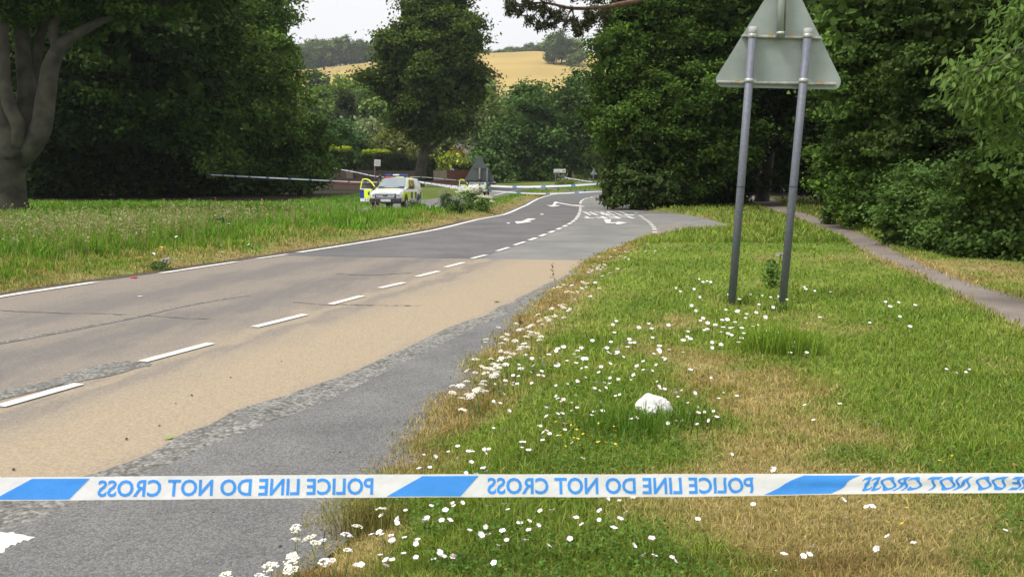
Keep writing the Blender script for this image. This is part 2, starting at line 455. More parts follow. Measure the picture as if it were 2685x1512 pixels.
# colour of the turf: 0 = green, 1 = straw
_dry = [(2010, 960, .75), (1950, 1030, .55), (2090, 1020, .7), (2120, 1110, .6), (2170, 1180, .7), (2080, 1290, .55), (2000, 1380, .5), (2150, 1430, .55), (2350, 1440, .4), (1900, 1330, .35), (2120, 860, .5), (2200, 850, .5),
        (1570, 705, .7), (1620, 670, .8), (1660, 650, .9), (1500, 760, .45), (1990, 680, .9), (1250, 1010, .35), (1190, 1075, .3), (1330, 900, .4), (2450, 690, 1.5), (2600, 720, 1.4), (2650, 960, .35), (860, 1420, .25), (930, 1340, .25), (1420, 830, .5), (1740, 940, .45), (1700, 860, .6)]
_dry = [(*G(a, b, .1), r) for a, b, r in _dry]
_grn = [(*G(a, b, .1), r) for a, b, r in [(1800, 700, 1.6), (1700, 680, 1.0), (2300, 960, .7), (2450, 1050, .7), (2500, 1220, .6), (2560, 1100, .6), (1620, 1130, .45), (1300, 1400, .4), (1980, 900, .35), (1750, 1090, .3), (2250, 800, .9), (1450, 1130, .4), (2000, 620, 3.0), (1200, 1330, .3), (1560, 1440, .3)]]
def dryness(x, y):
    x = np.asarray(x, float); y = np.asarray(y, float)
    d = 0.17 + 0.6 * (fbm(x, y, 1.9, 21) - .5) + 0.9 * (fbm(x, y, .35, 31) - .5)
    for cx, cy, r in _dry:
        d = d + 0.33 * np.exp(-((x - cx) ** 2 + (y - cy) ** 2) / (r * r) * .8) * (.3 + 1.3 * fbm(x, y, r * .5, 3))
    for cx, cy, r in _grn:
        d = d - 0.36 * np.exp(-((x - cx) ** 2 + (y - cy) ** 2) / (r * r) * 1.2)
    e = dist_line(x, y, ROAD_POLY)
    d = d + 0.34 * (1 - smooth(.05, .8, e + .5 * (vnoise(x, y, .6, 9) - .5)))
    d = d + 0.25 * (1 - smooth(.0, .35, dist_line(x, y, PATH_POLY)))
    left = x < left_edge(y)
    d = np.where(left, d - .34 + .80 * (1 - smooth(.6, 3.6, e + 1.4 * (vnoise(x, y, 1.1, 19) - .5))), d)
    return np.clip(d, 0, 1)
GREEN_A = np.array([.130, .220, .026]); GREEN_B = np.array([.225, .305, .050]); STRAW = np.array([.42, .325, .150]); RUST = np.array([.33, .215, .095])
def turf_col(x, y, r1=None, r2=None):
    d = dryness(x, y); n = len(d)
    g = vnoise(x, y, .8, 41)[:, None]
    r1 = np.zeros(n) + .5 if r1 is None else r1
    r2 = np.zeros(n) + .5 if r2 is None else r2
    green = GREEN_A * (1 - g) + GREEN_B * g
    left = (x < left_edge(y))[:, None]
    green = np.where(left, np.array([.095, .240, .018]) * (1 - g) + np.array([.150, .285, .028]) * g, green)
    rk_ = (smooth(.45, .8, fbm(x, y, .6, 47)) * .75)[:, None]; straw = STRAW * (1 - rk_) + RUST * rk_
    k = np.clip(smooth(.15, 1.0, d)[:, None] * .95 + (r1[:, None] - .5) * .95, 0, 1)
    return (green * (1 - k) + straw * k) * (.5 + 1.0 * r2[:, None])

# ------------------------------------------------------------------ ground sheet
def axis(parts):
    out = []
    for a, b, s in parts: out.append(np.arange(a, b, s))
    return np.concatenate(out + [[parts[-1][1]]])
gx = axis([(-1600, -400, 150), (-400, -100, 20), (-100, -30, 3.5), (-30, -12, .8), (-12, -1.2, .42), (-1.2, 7.5, .17), (7.5, 16, .45), (16, 40, 1.5), (40, 120, 6), (120, 400, 20), (400, 1600, 150)])
gy = axis([(-60, -6, 6), (-6, 2, .6), (2, 14, .2), (14, 30, .4), (30, 60, 1.0), (60, 140, 2.5), (140, 300, 10), (300, 720, 12), (720, 1600, 60), (1600, 3000, 200)])
X, Y = np.meshgrid(gx, gy); xf = X.ravel(); yf = Y.ravel()
zf = H(xf, yf)
gc = turf_col(xf, yf) * .62
wild = smooth(60, 90, yf)[:, None]
gc = gc * (1 - wild) + np.array([.12, .15, .035]) * wild * (.8 + .4 * vnoise(xf, yf, 9, 4)[:, None])
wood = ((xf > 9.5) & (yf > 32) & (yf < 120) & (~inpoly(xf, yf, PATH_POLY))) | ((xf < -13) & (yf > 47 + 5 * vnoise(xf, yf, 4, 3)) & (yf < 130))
gc[wood] = (.035, .03, .018)  # dark leaf litter; its left front part also stands in for canopy shade
field = smooth(232, 250, yf)[:, None]
fc = np.array([.385, .280, .100]) * (.86 + .28 * fbm(xf, yf * .35, 40, 8)[:, None]) * (1 - .10 * smooth(.55, .75, vnoise(xf * .2, yf, 16, 12))[:, None])
fg = smooth(.56, .75, fbm(xf, yf, 90, 17))[:, None] * .35
fc = fc * (1 - fg) + np.array([.25, .25, .08]) * fg
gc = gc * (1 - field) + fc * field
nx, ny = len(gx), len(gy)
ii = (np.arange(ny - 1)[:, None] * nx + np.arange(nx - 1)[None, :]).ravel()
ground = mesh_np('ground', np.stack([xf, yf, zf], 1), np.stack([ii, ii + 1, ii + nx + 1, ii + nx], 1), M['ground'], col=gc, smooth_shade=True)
tag(ground, kind='structure')

# ------------------------------------------------------------------ roads
def sheet(name, poly, z, m, parent=None, thick=0.0):
    bm = bmesh.new()
    vs = [bm.verts.new((float(p[0]), float(p[1]), z if len(p) < 3 else p[2])) for p in poly]
    es = [bm.edges.new((vs[i], vs[(i + 1) % len(vs)])) for i in range(len(vs))]
    bmesh.ops.triangle_fill(bm, use_beauty=True, use_dissolve=False, edges=es)
    bmesh.ops.recalc_face_normals(bm, faces=bm.faces)
    for f in bm.faces:
        if f.normal.z < 0: f.normal_flip()
    if thick > 0:
        r = bmesh.ops.extrude_face_region(bm, geom=list(bm.faces))
        bmesh.ops.translate(bm, vec=(0, 0, -thick), verts=[g for g in r['geom'] if isinstance(g, bmesh.types.BMVert)])
    me = bpy.data.meshes.new(name); bm.to_mesh(me); bm.free(); me.materials.append(m)
    return link(bpy.data.objects.new(name, me), parent)
def ribbon(name, Lf, Rf, n, k, m, parent=None, dz=.01, attr=False):
    """strip of quads between two plan curves (n,2), draped on the ground"""
    Lf = np.asarray(Lf); Rf = np.asarray(Rf)
    def rs(P):
        s = np.concatenate([[0], np.cumsum(np.hypot(*np.diff(P, axis=0).T))]); q = np.linspace(0, s[-1], n)
        return np.stack([np.interp(q, s, P[:, 0]), np.interp(q, s, P[:, 1])], 1)
    A, B = rs(Lf), rs(Rf); u = np.linspace(0, 1, k)
    P = A[:, None, :] * (1 - u)[None, :, None] + B[:, None, :] * u[None, :, None]
    P = P.reshape(-1, 2)
    z = np.full(len(P), dz) if not callable(dz) else dz(P[:, 0], P[:, 1])
    i = (np.arange(n - 1)[:, None] * k + np.arange(k - 1)[None, :]).ravel()
    return mesh_np(name, np.column_stack([P, z]), np.stack([i, i + 1, i + k + 1, i + k], 1), m, parent, smooth_shade=True)

road = sheet('road', ROAD_POLY, .002, M['tarmac_grey']); tag(road, kind='structure')
# dark lane of the far half
def yb(x): return 16.76 - .158 * (x + 4.55)
ys = np.concatenate([np.arange(17, 60, 1.0), np.arange(60, 98, 3.0)])
far_l = [(left_edge(16.9), 16.9)] + [(left_edge(y), y) for y in ys] + [(44, 103), (44.5, 95.2)] + [(fx(C_LINE, y), y) for y in ys[::-1] if y < 94] + [(fx(C_LINE, 16.2), 16.2)]
lane_far = sheet('dark_lane_surfacing', far_l, .006, M['tarmac_far'], road)
# old sandy surface of the near half, with lateral (u) and lengthways (v) coordinates for its wheel tracks
def near_grid(Afn, Bfn, u, y0=-5.5, n=150):
    rows = []
    for r in np.linspace(0, 1, n):
        for uu in u:
            xe = Afn(16.3) * (1 - uu) + Bfn(16.3) * uu
            y = y0 + r * (yb(xe) - y0)
            rows.append((Afn(y) * (1 - uu) + Bfn(y) * uu, y, .006, uu))
    return np.array(rows)
def wheel_mat():
    m = bpy.data.materials.new('sandy_worn_tarmac'); nt, b = nodes_of(m); L = nt.links
    tc = nt.nodes.new('ShaderNodeTexCoord'); at = nt.nodes.new('ShaderNodeAttribute'); at.attribute_name = 'lat'
    n1 = nt.nodes.new('ShaderNodeTexNoise'); n1.inputs['Scale'].default_value = .9; n1.inputs['Detail'].default_value = 8; n1.inputs['Roughness'].default_value = .65
    n2 = nt.nodes.new('ShaderNodeTexNoise'); n2.inputs['Scale'].default_value = 150; n2.inputs['Detail'].default_value = 4
    n4 = nt.nodes.new('ShaderNodeTexNoise'); n4.inputs['Scale'].default_value = 5; n4.inputs['Detail'].default_value = 6
    mpg = nt.nodes.new('ShaderNodeMapping'); mpg.inputs['Rotation'].default_value = (0, 0, R(17)); mpg.inputs['Scale'].default_value = (1, .16, 1)
    L.new(tc.outputs['Object'], mpg.inputs['Vector']); L.new(mpg.outputs[0], n4.inputs['Vector'])
    L.new(tc.outputs['Object'], n1.inputs['Vector']); L.new(tc.outputs['Object'], n2.inputs['Vector'])
    # u plus noise, so that the tracks wander
    s = nt.nodes.new('ShaderNodeMath'); s.operation = 'MULTIPLY_ADD'; s.inputs[1].default_value = .16
    L.new(n1.outputs['Fac'], s.inputs[0]); L.new(at.outputs['Fac'], s.inputs[2])
    s2 = nt.nodes.new('ShaderNodeMath'); s2.operation = 'MULTIPLY_ADD'; s2.inputs[1].default_value = .12
    L.new(n4.outputs['Fac'], s2.inputs[0]); L.new(s.outputs[0], s2.inputs[2])
    sb = nt.nodes.new('ShaderNodeMath'); sb.operation = 'SUBTRACT'; sb.inputs[1].default_value = .14; L.new(s2.outputs[0], sb.inputs[0])
    cr = nt.nodes.new('ShaderNodeValToRGB'); cr.color_ramp.interpolation = 'EASE'
    sand = (.292, .243, .180, 1); mid = (.218, .190, .158, 1); grey = (.162, .147, .135, 1); rich = (.325, .262, .182, 1)
    el = [(0, mid), (.10, mid), (.20, grey), (.30, mid), (.38, grey), (.46, mid), (.53, sand), (.575, mid), (.64, sand), (.76, rich), (.93, rich), (1.0, sand)]
    while len(cr.color_ramp.elements) < len(el): cr.color_ramp.elements.new(.5)
    for e, (p, c) in zip(cr.color_ramp.elements, el): e.position = p; e.color = c
    L.new(sb.outputs[0], cr.inputs['Fac'])
    mp = nt.nodes.new('ShaderNodeMapRange'); mp.inputs['From Min'].default_value = .3; mp.inputs['From Max'].default_value = .7
    mp.inputs['To Min'].default_value = .55; mp.inputs['To Max'].default_value = 1.42
    n5 = nt.nodes.new('ShaderNodeTexNoise'); n5.inputs['Scale'].default_value = 45; n5.inputs['Detail'].default_value = 4; L.new(tc.outputs['Object'], n5.inputs['Vector'])
    av = nt.nodes.new('ShaderNodeMath'); av.operation = 'MULTIPLY_ADD'; av.inputs[1].default_value = .6
    hf = nt.nodes.new('ShaderNodeMath'); hf.operation = 'MULTIPLY'; hf.inputs[1].default_value = .4
    L.new(n5.outputs['Fac'], hf.inputs[0]); L.new(n2.outputs['Fac'], av.inputs[0]); L.new(hf.outputs[0], av.inputs[2]); L.new(av.outputs[0], mp.inputs['Value'])
    mu = nt.nodes.new('ShaderNodeVectorMath'); mu.operation = 'MULTIPLY'
    L.new(cr.outputs['Color'], mu.inputs[0]); L.new(mp.outputs[0], mu.inputs[1])
    L.new(mu.outputs[0], b.inputs['Base Color'])
    b.inputs['Roughness'].default_value = .9; b.inputs['Specular IOR Level'].default_value = .2
    bp = nt.nodes.new('ShaderNodeBump'); bp.inputs['Strength'].default_value = .3; bp.inputs['Distance'].default_value = .005
    L.new(n2.outputs['Fac'], bp.inputs['Height']); L.new(bp.outputs['Normal'], b.inputs['Normal'])
    return m
M['sandy'] = wheel_mat()
u = np.linspace(0, 1, 17)
P = near_grid(left_edge, lambda y: fx(A_LINE, y) + .02 * math.sin(y * 5) + .05, u)
# lateral coordinate: 0 left edge, 0.5 at the centre line, 1 at the right
cu_ = (np.array([fx(C_LINE, y) for y in P[:, 1]]) - np.array([left_edge(y) for y in P[:, 1]])) / np.maximum(.1, np.array([fx(A_LINE, y) for y in P[:, 1]]) - np.array([left_edge(y) for y in P[:, 1]]))
lat = np.where(P[:, 3] < cu_, .5 * P[:, 3] / cu_, .5 + .5 * (P[:, 3] - cu_) / (1 - cu_))
k = len(u); n = len(P) // k
i = (np.arange(n - 1)[:, None] * k + np.arange(k - 1)[None, :]).ravel()
mesh_np('sandy_surfacing', P[:, :3], np.stack([i, i + 1, i + k + 1, i + k], 1), M['sandy'], road, attr={'lat': lat})
# rough strip of exposed stones and the newer smooth strip beside it
ya = np.arange(-5.5, 15.9, .06)
jag = lambda y, s, a: a * (vnoise(y, y * 0, .35, s) - .5) + a * 1.2 * (vnoise(y, y * 0, 1.1, s + 5) - .5)
aggL = np.stack([fx(A_LINE, ya) + jag(ya, 61, .10), ya], 1); aggR = np.stack([fx(J_LINE, ya) + jag(ya, 71, .02), ya], 1)
ribbon('stone_strip_base', aggL, aggR + [.03, 0], len(ya), 3, M['aggregate'], road, dz=.0105)
strip_y = np.arange(-5.5, 17.5, .1)
ribbon('smooth_strip', np.stack([fx(J_LINE, strip_y) + jag(strip_y, 71, .02), strip_y], 1), np.stack([np.maximum(fx(E_LINE, strip_y) + .1, fx(J_LINE, strip_y) + .1), strip_y], 1), len(strip_y), 3, M['tarmac_strip'], road, dz=.0145)
# loose patch of exposed stones in the middle of the road and a long crack
def px_ribbon(name, top, bot, m, dz, n=90, jit=.03, seed=3):
    T = curve_pts([(*G(a, b), 0) for a, b in top], n)[:, :2]; B = curve_pts([(*G(a, b), 0) for a, b in bot], n)[:, :2]
    q = np.arange(n) * .17
    T[:, 1] += jit * (vnoise(q, q * 0, .5, seed) - .5) * 2; B[:, 1] += jit * (vnoise(q, q * 0, .5, seed + 1) - .5) * 2
    return ribbon(name, T, B, n, 2, m, road, dz=dz)
px_ribbon('stone_patch', [(-200, 1075), (0, 1028), (120, 1002), (200, 975), (290, 953), (350, 950), (395, 957)], [(-200, 1100), (0, 1052), (120, 1022), (210, 1003), (300, 985), (355, 968), (395, 960)], M['aggregate'], .0105)
px_ribbon('crack', [(-100, 915), (0, 898), (120, 876), (260, 850), (380, 826), (480, 803), (600, 783), (655, 776)], [(-100, 921), (0, 904), (120, 882), (260, 855), (380, 830), (480, 806), (600, 784.5), (655, 776.8)], M['aggregate'], .0105, 120, .02)
crackm = mat('crack_tar', (.135, .115, .10), .9)
for pts in ([(0, 814), (100, 820), (250, 823), (370, 828), (470, 834), (560, 838)], [(770, 793), (850, 799), (960, 801), (1100, 803)], [(880, 718), (960, 722), (1080, 716)]):
    px_ribbon('crack', pts, [(a, b + .8) for a, b in pts], crackm, .0108, 90, .035, int(pts[0][0]) + 2)

M['soil'] = mat('crumbling_soil', (.075, .058, .042), .95, .4, 12, bump=.8)
sy_ = np.arange(4, 30, .12)
ribbon('soil_margin', np.stack([left_edge(sy_) - .15, sy_], 1), np.stack([left_edge(sy_) + .10 + jag(sy_, 81, .10), sy_], 1), len(sy_), 2, M['soil'], road, dz=.0125)
# --- painted marks: each one a thin slab of its own
PZ = .0165
def mark(name, poly, m=None, z=PZ):
    return sheet(name, poly, z, m or M['paint'], road, thick=.003)
def px_mark(name, pts): return mark(name, [G(a, b) for a, b in pts])
def dash(a, b, w, name='lane_dash'):
    a = Vector(a); b = Vector(b); d = (b - a).normalized(); nrm = Vector((-d.y, d.x)) * w * .5
    return mark(name, [tuple(a + nrm), tuple(b + nrm), tuple(b - nrm), tuple(a - nrm)])
for (a, b), (c, d) in [((-240, 1143), (-30, 1081)), ((0, 1069), (208, 1010)), ((375, 951), (553, 903)), ((668, 860), (800, 827)), ((867, 800), (950, 778)), ((997, 757), (1060, 743)), ((1094, 727), (1150, 713)),
                       ((1170, 702), (1216, 690)), ((1238, 679), (1275, 670)), ((1304, 659.5), (1334.6, 650)), ((1349, 644), (1377, 635))]:
    dash(G(a, b), G(c, d), .105)
def along(line_xy, s0, step, length, w, name, smax=1e9):
    s = np.concatenate([[0], np.cumsum(np.hypot(*np.diff(line_xy, axis=0).T))])
    q = s0
    while q + length < min(s[-1], smax):
        a = (np.interp(q, s, line_xy[:, 0]), np.interp(q, s, line_xy[:, 1])); b = (np.interp(q + length, s, line_xy[:, 0]), np.interp(q + length, s, line_xy[:, 1]))
        dash(a, b, w, name); q += step
cl = np.array([(fx(C_LINE, y), y) for y in np.arange(G(1386, 631)[1], 70, .25)])
along(cl, 0, 1.4, .82, .13, 'lane_dash', 27)
along(cl, 28, 3.2, 2.2, .14, 'lane_dash')
# left edge line
def line_strip(name, ys, w, off=0.0):
    c = np.array([(fx(L_LINE, y) + off, y) for y in ys])
    return ribbon(name, c - [w / 2, 0], c + [w / 2, 0], len(c), 2, M['paint'], road, dz=PZ)
line_strip('edge_line', np.linspace(G(-250, 830)[1] - 6, G(250, 742)[1], 40), .12)
line_strip('edge_line', np.linspace(G(422, 718)[1], G(622, 688)[1], 12), .12)
line_strip('edge_line', np.linspace(G(676, 680)[1], G(756, 668)[1], 8), .11)
line_strip('edge_line', np.linspace(17.4, 96, 140), .16)
# broken line across the mouth of the turning
mouth = np.array([G(a, b) for a, b in [(1668, 559), (1679, 567), (1684, 570.5), (1689, 574), (1695, 578), (1701, 582), (1706, 587), (1710, 591.5), (1714, 596.6), (1716, 602), (1717, 610), (1717.6, 619.5), (1714, 631.6)]])
for a in mouth:
    i = int(np.argmin(np.hypot(*(mouth - a).T))); b = mouth[min(i + 1, len(mouth) - 1)]; c = mouth[max(i - 1, 0)]
    d = Vector(b - c).normalized(); p = Vector(a); ln = .42 if a[1] > 25 else .3
    dash(p - d * ln * .5, p + d * ln * .5, .13, 'junction_dash')
z2 = lambda p, o, s: [(o[0] + a / s, o[1] + b / s) for a, b in p]
px_mark('lane_arrow', z2([(275, 935), (450, 930), (590, 866), (765, 866), (765, 880), (575, 918), (670, 930), (668, 942), (330, 990)], (1320, 480), 9.2))
px_mark('bend_arrow', z2([(1030, 528), (1105, 545), (1180, 537), (1232, 455), (1290, 457), (1325, 473), (1640, 530), (1820, 540), (1978, 572), (1930, 577), (1640, 548), (1312, 489), (1285, 490), (1243, 537), (1375, 546), (1310, 560), (1190, 575), (1120, 565)], (1320, 480), 9.2))
px_mark('turn_arrow', z2([(890, 490), (1100, 490), (1072, 580), (1240, 584), (1285, 560), (1560, 592), (1330, 630), (1248, 634), (1240, 606), (962, 600)], (1500, 530), 10.73))
for a, b in ((1333, 586), (1421, 562.5)):
    px_mark('road_stud', [(a - 4, b - 1), (a + 4, b - 1), (a + 4, b + 1), (a - 4, b + 1)])
for word, x0, x1, y0, y1 in (('LEFT', 2.62, 4.62, 31.2, 33.0), ('TURN', 3.05, 4.98, 33.7, 37.3)):
    for q, ch in enumerate(word):
        wl = (x1 - x0) / 4
        # the words face drivers who come towards us, so they stand on their heads from here
        bm = text_bm(ch, 0, wl * .80, 0, y1 - y0, .03)
        ox = x1 - q * wl - .04
        for v in bm.verts: v.co.x, v.co.y, v.co.z = ox - v.co.x, y1 - v.co.y, PZ + (v.co.y * 0)
        for f in bm.faces:
            f.normal_update()
            if f.normal.z < 0: f.normal_flip()
        me = bpy.data.meshes.new('road_letter'); bm.to_mesh(me); bm.free(); me.materials.append(M['paint'])
        link(bpy.data.objects.new('road_letter', me), road)
px_mark('worn_lane_mark', [(-170, 1440), (-60, 1410), (0, 1402), (20, 1405), (34, 1402), (42, 1408), (60, 1409), (74, 1414), (93, 1416), (82, 1420), (75, 1425), (62, 1423), (55, 1430), (46, 1429), (42, 1437), (30, 1435), (22, 1443), (14, 1446), (12, 1456), (2, 1458), (-20, 1470), (-120, 1500)])

dusty = sheet('dusty_margin', [G(a, b) for a, b in [(1470, 750), (1500, 724), (1545, 694), (1590, 662), (1640, 636), (1668, 622), (1700, 606), (1735, 590), (1790, 588), (1850, 589), (1912, 592), (1920, 598), (1870, 603), (1800, 610), (1725, 618), (1665, 640), (1600, 668), (1545, 705), (1490, 752)]], .0155, M['dusty'], road)
# --- side road behind the grass, footpath
def offs(line, d):
    t = np.gradient(line, axis=0); t /= np.linalg.norm(t, axis=1)[:, None]
    return line + np.stack([-t[:, 1], t[:, 0]], 1) * d
gz = lambda x, y: side_z(y) + .008
side = ribbon('side_road', offs(SIDE_C, SIDE_W), offs(SIDE_C, -SIDE_W), 160, 5, M['tarmac_side'], dz=gz); tag(side, kind='structure')
sl = SIDE_C[40:112]
ribbon('edge_line', offs(sl, -.65), offs(sl, -.83), 120, 2, M['paint'], side, dz=lambda x, y: gz(x, y) + .006)
ribbon('dark_lane_surfacing', offs(SIDE_C, -.9), offs(SIDE_C, -SIDE_W + .02), 160, 2, M['tarmac_far'], side, dz=lambda x, y: gz(x, y) + .003)
path = ribbon('footpath', PATH_L, PATH_R, 160, 6, M['footpath'], dz=lambda x, y: 0.105 + 0 * x); tag(path, kind='structure')
# ------------------------------------------------------------------ trees
CAMV = np.array([0, 0, CAMZ])
def unit(a): return a / np.maximum(1e-9, np.linalg.norm(a, axis=1))[:, None]
def leaf_quads(c, nrm, size, r, aspect=.62, droop=0.0):
    """one small folded rhombus per leaf"""
    n = len(c)
    t = unit(np.cross(nrm, r.normal(size=(n, 3))))
    if droop: t = unit(t + np.array([0, 0, -droop]))
    b = unit(np.cross(nrm, t))
    s = (size * r.uniform(.65, 1.35, n))[:, None]
    fold = nrm * s * .12
    v = np.stack([c - t * s * .5, c + b * s * aspect * .5 - t * s * .05 + fold, c + t * s * .5, c - b * s * aspect * .5 - t * s * .05 + fold], 1).reshape(-1, 3)
    f = np.arange(4 * n).reshape(n, 4)
    return v, f
def crown_np(lobes, leaf, col, r, lai=2.0, clump=4.4, colvar=.34, back=.32, spread=.17, inner=.9, droop=0.0, flat=.55, tipcol=None, yellow=0.0):
    Vs, Fs, Cs = [], [], []; off = 0
    col = np.array(col) * np.array([1.40, 1.27, 1.04])
    ctr = np.array([l[0] for l in lobes]); rad = np.array([l[1] for l in lobes])
    for li, (c, rr) in enumerate(lobes):
        c = np.array(c); rr = np.array(rr)
        A = 4 * math.pi * ((rr[0] * rr[1]) ** 1.6 / 3 + (rr[0] * rr[2]) ** 1.6 / 3 + (rr[1] * rr[2]) ** 1.6 / 3) ** (1 / 1.6)
        rc = leaf * clump
        ncl = int(A / (rc * rc * 1.9)) + 5
        per = max(3, int(A * lai / (.33 * leaf * leaf) / ncl))
        d = unit(r.normal(size=(ncl, 3)))
        tc = unit((CAMV - c)[None, :])[0]
        keep = (d @ tc > -.15) | (r.random(ncl) < back)
        d = d[keep]; ncl = len(d)
        fq = np.clip(rr.mean() / leaf / 2.2, 3, 7)
        wob = 1 + spread * (np.sin(d[:, 0] * fq + li * 2.1) * np.sin(d[:, 1] * fq * 1.1 + li) + np.sin(d[:, 2] * fq * 1.2 + 1.7 * li) * np.cos(d[:, 0] * fq * .9 + li * .7) + .5 * np.sin(d[:, 1] * fq * 2 + li))
        f = r.uniform(.80, 1.06, ncl) * wob
        stray = r.random(ncl) < .10; f[stray] *= r.uniform(1.05, 1.25, stray.sum())
        p = c + d * rr * f[:, None]
        dead = np.zeros(ncl, bool)
        for lj in range(len(lobes)):
            if lj != li:
                q = np.linalg.norm((p - ctr[lj]) / rad[lj], axis=1); dead |= (q < .72) & (r.random(ncl) < .8)
        p = p[~dead]; d = d[~dead]; ncl = len(p)
        if ncl == 0: continue
        pp = np.repeat(p, per, 0) + r.normal(size=(ncl * per, 3)) * np.array([rc, rc, rc * flat]) * .40
        out = np.repeat(d, per, 0)
        nrm = unit(out * .45 + np.array([0, 0, .65]) + r.normal(size=pp.shape) * .55)
        v, fa = leaf_quads(pp, nrm, leaf, r, droop=droop)
        cv = np.repeat(1 + colvar * r.normal(size=ncl), per) * (1 + colvar * .8 * r.normal(size=ncl * per))
        cc = col[None, :] * np.clip(cv, .35, 1.9)[:, None]
        if yellow:
            yk = (r.random(ncl * per) < yellow)[:, None]; cc = np.where(yk, cc * np.array([1.6, 1.25, .8]), cc)
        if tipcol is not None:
            up = np.clip((np.repeat(d[:, 2], per) - .15) * 1.3, 0, 1)[:, None] * r.random(ncl * per)[:, None]  # paler young leaves on lobe tops; also paints in light from above
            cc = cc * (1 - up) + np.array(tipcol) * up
        Vs.append(v); Fs.append(fa + off); Cs.append(np.repeat(cc, 4, 0)); off += len(v)
        # the inside of the crown: fewer, larger sprays
        ni = int(A * inner * 1.3 / (.33 * (2.4 * leaf) ** 2))
        if ni:
            di = unit(r.normal(size=(ni, 3))) * rr * (r.uniform(.15, .8, ni) ** .6)[:, None]
            v, fa = leaf_quads(c + di, unit(r.normal(size=(ni, 3)) + np.array([0, 0, .3])), leaf * 2.4, r, .8)
            Vs.append(v); Fs.append(fa + off); Cs.append(np.repeat(col[None, :] * np.clip(1 + colvar * r.normal(size=ni), .4, 1.6)[:, None], 4, 0)); off += len(v)
    return np.concatenate(Vs), np.concatenate(Fs), np.concatenate(Cs)
NLEAF = [0]
def tree(name, label, base, lobes, col, seed, cat='tree', trunk_r=.25, bark='bark_dark', leaf=None, group=None, limbs=True, trunk_to=None, leafk=.0043, crown_name='crown', **kw):
    """base: (x, y); lobes: (px, py, D, r) or (px, py, D, rx, ry, rz) with the pixel giving the direction from the road side"""
    r = np.random.default_rng(seed)
    bz = Hz(*base)
    root = empty(name, (base[0], base[1], bz - .05), label, cat, group=group)
    L = []
    for l in lobes:
        c = PD(l[0], l[1], l[2])
        rr = (l[3],) * 3 if len(l) == 4 else l[3:6]
        L.append((np.array(c), np.array(rr, float)))
    Dm = np.mean([l[0][1] for l in L])
    lf = leaf or max(.10, leafk * Dm)
    v, f, c = crown_np(L, lf, col, r, **kw)
    o0 = np.array([base[0], base[1], bz - .05])
    gz_ = bz + .02
    low = v[:, 2] < gz_; v[low, 2] = gz_ + r.random(low.sum()) * .1
    cr = mesh_np(crown_name, v - o0, f, M['leaf'], root, col=c); NLEAF[0] += len(f)
    # trunk and limbs
    top = max(L, key=lambda q: q[0][2])[0]
    cen = np.mean([q[0] for q in L], 0)
    tt = np.array(trunk_to) if trunk_to is not None else np.array([cen[0] * .6 + top[0] * .4, cen[1], max(cen[2], top[2] * .75)])
    b = np.array([base[0], base[1], bz - .1])
    tr = curve_pts([b, b * .6 + tt * .4 + np.array([r.normal() * .1, 0, 0]), tt], 8)
    sp = [([b + (0, 0, -.05), b + (0, 0, .25)] + list(tr[1:]), [trunk_r * 1.35, trunk_r * 1.1] + list(np.linspace(trunk_r, trunk_r * .35, 7)))]
    if limbs:
        for (lc, lr) in L:
            s = tr[int(np.clip((lc[2] - b[2]) / max(.5, tt[2] - b[2]) * 5, 1, 6))]
            m_ = (s + lc) / 2 + np.array([0, 0, -.08 * np.linalg.norm(lc - s)])
            sp.append(([s, m_, lc], [trunk_r * .42, trunk_r * .28, trunk_r * .1]))
    sp = [([np.array(p) - o0 for p in a], q) for a, q in sp]
    tubes('trunk', sp, M[bark], root, 9, .06)
    return root

DK = (.028, .055, .012); DG = (.040, .082, .018); MG = (.055, .105, .022); LG = (.095, .15, .036); YG = (.17, .23, .03); GG = (.10, .14, .075); BL = (.040, .068, .026)

# --- right-hand side: sycamores over the road, ivy-clad bank, path tunnel
tree('sycamore_tree', 'tall dense dark green sycamore overhanging the junction beside the bend', (8.6, 44.5),
     [(1735, 60, 43, 3.0), (1640, 175, 42, 1.75), (1625, 300, 42, 1.6), (1800, 250, 42, 2.8), (1720, 330, 41, 2.3), (1640, 400, 41, 1.25), (1860, 40, 43, 3.2), (1760, -120, 44, 3.4), (1660, 70, 43.5, 1.7), (1900, 380, 42, 1.8), (1800, 430, 41.5, 1.9)],
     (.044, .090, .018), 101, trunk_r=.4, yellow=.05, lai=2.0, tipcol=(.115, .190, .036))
tree('laurel_bush', 'dark evergreen bush spilling onto the tarmac at the turning', (6.3, 41.0),
     [(1640, 490, 40.2, 1.15, 1.1, .95), (1700, 495, 39.6, 1.2, 1.1, 1.0), (1608, 510, 40.2, .6, .8, .62), (1745, 500, 39.6, .8, .9, .75), (1660, 440, 40.8, 1.2), (1790, 470, 41, 1.3, 1.2, 1.2)],
     (.046, .080, .026), 102, cat='bush', trunk_r=.12, limbs=False, lai=2.2, clump=2.6)
tree('sycamore_tree', 'dark sycamore rising behind the warning sign at the tunnel mouth', (14.5, 49.0),
     [(1930, 130, 47, 3.4), (2040, 20, 48, 3.6), (2080, 200, 47, 2.9), (1960, 290, 47, 1.9), (1880, 480, 46, 1.1, 1.2, 1.2), (2110, -140, 49, 3.6), (1870, 400, 47, 1.5)],
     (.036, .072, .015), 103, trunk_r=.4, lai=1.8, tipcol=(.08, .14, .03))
tree('hazel_thicket', 'low dark thicket lining the left of the path tunnel', (11.6, 45.0),
     [(1905, 490, 45, 1.1, 1.2, 1.0), (1870, 505, 44, 1.2, 1.2, .7), (1935, 430, 46, 1.1)], (.030, .052, .015), 104, cat='bush', trunk_r=.1, limbs=False)
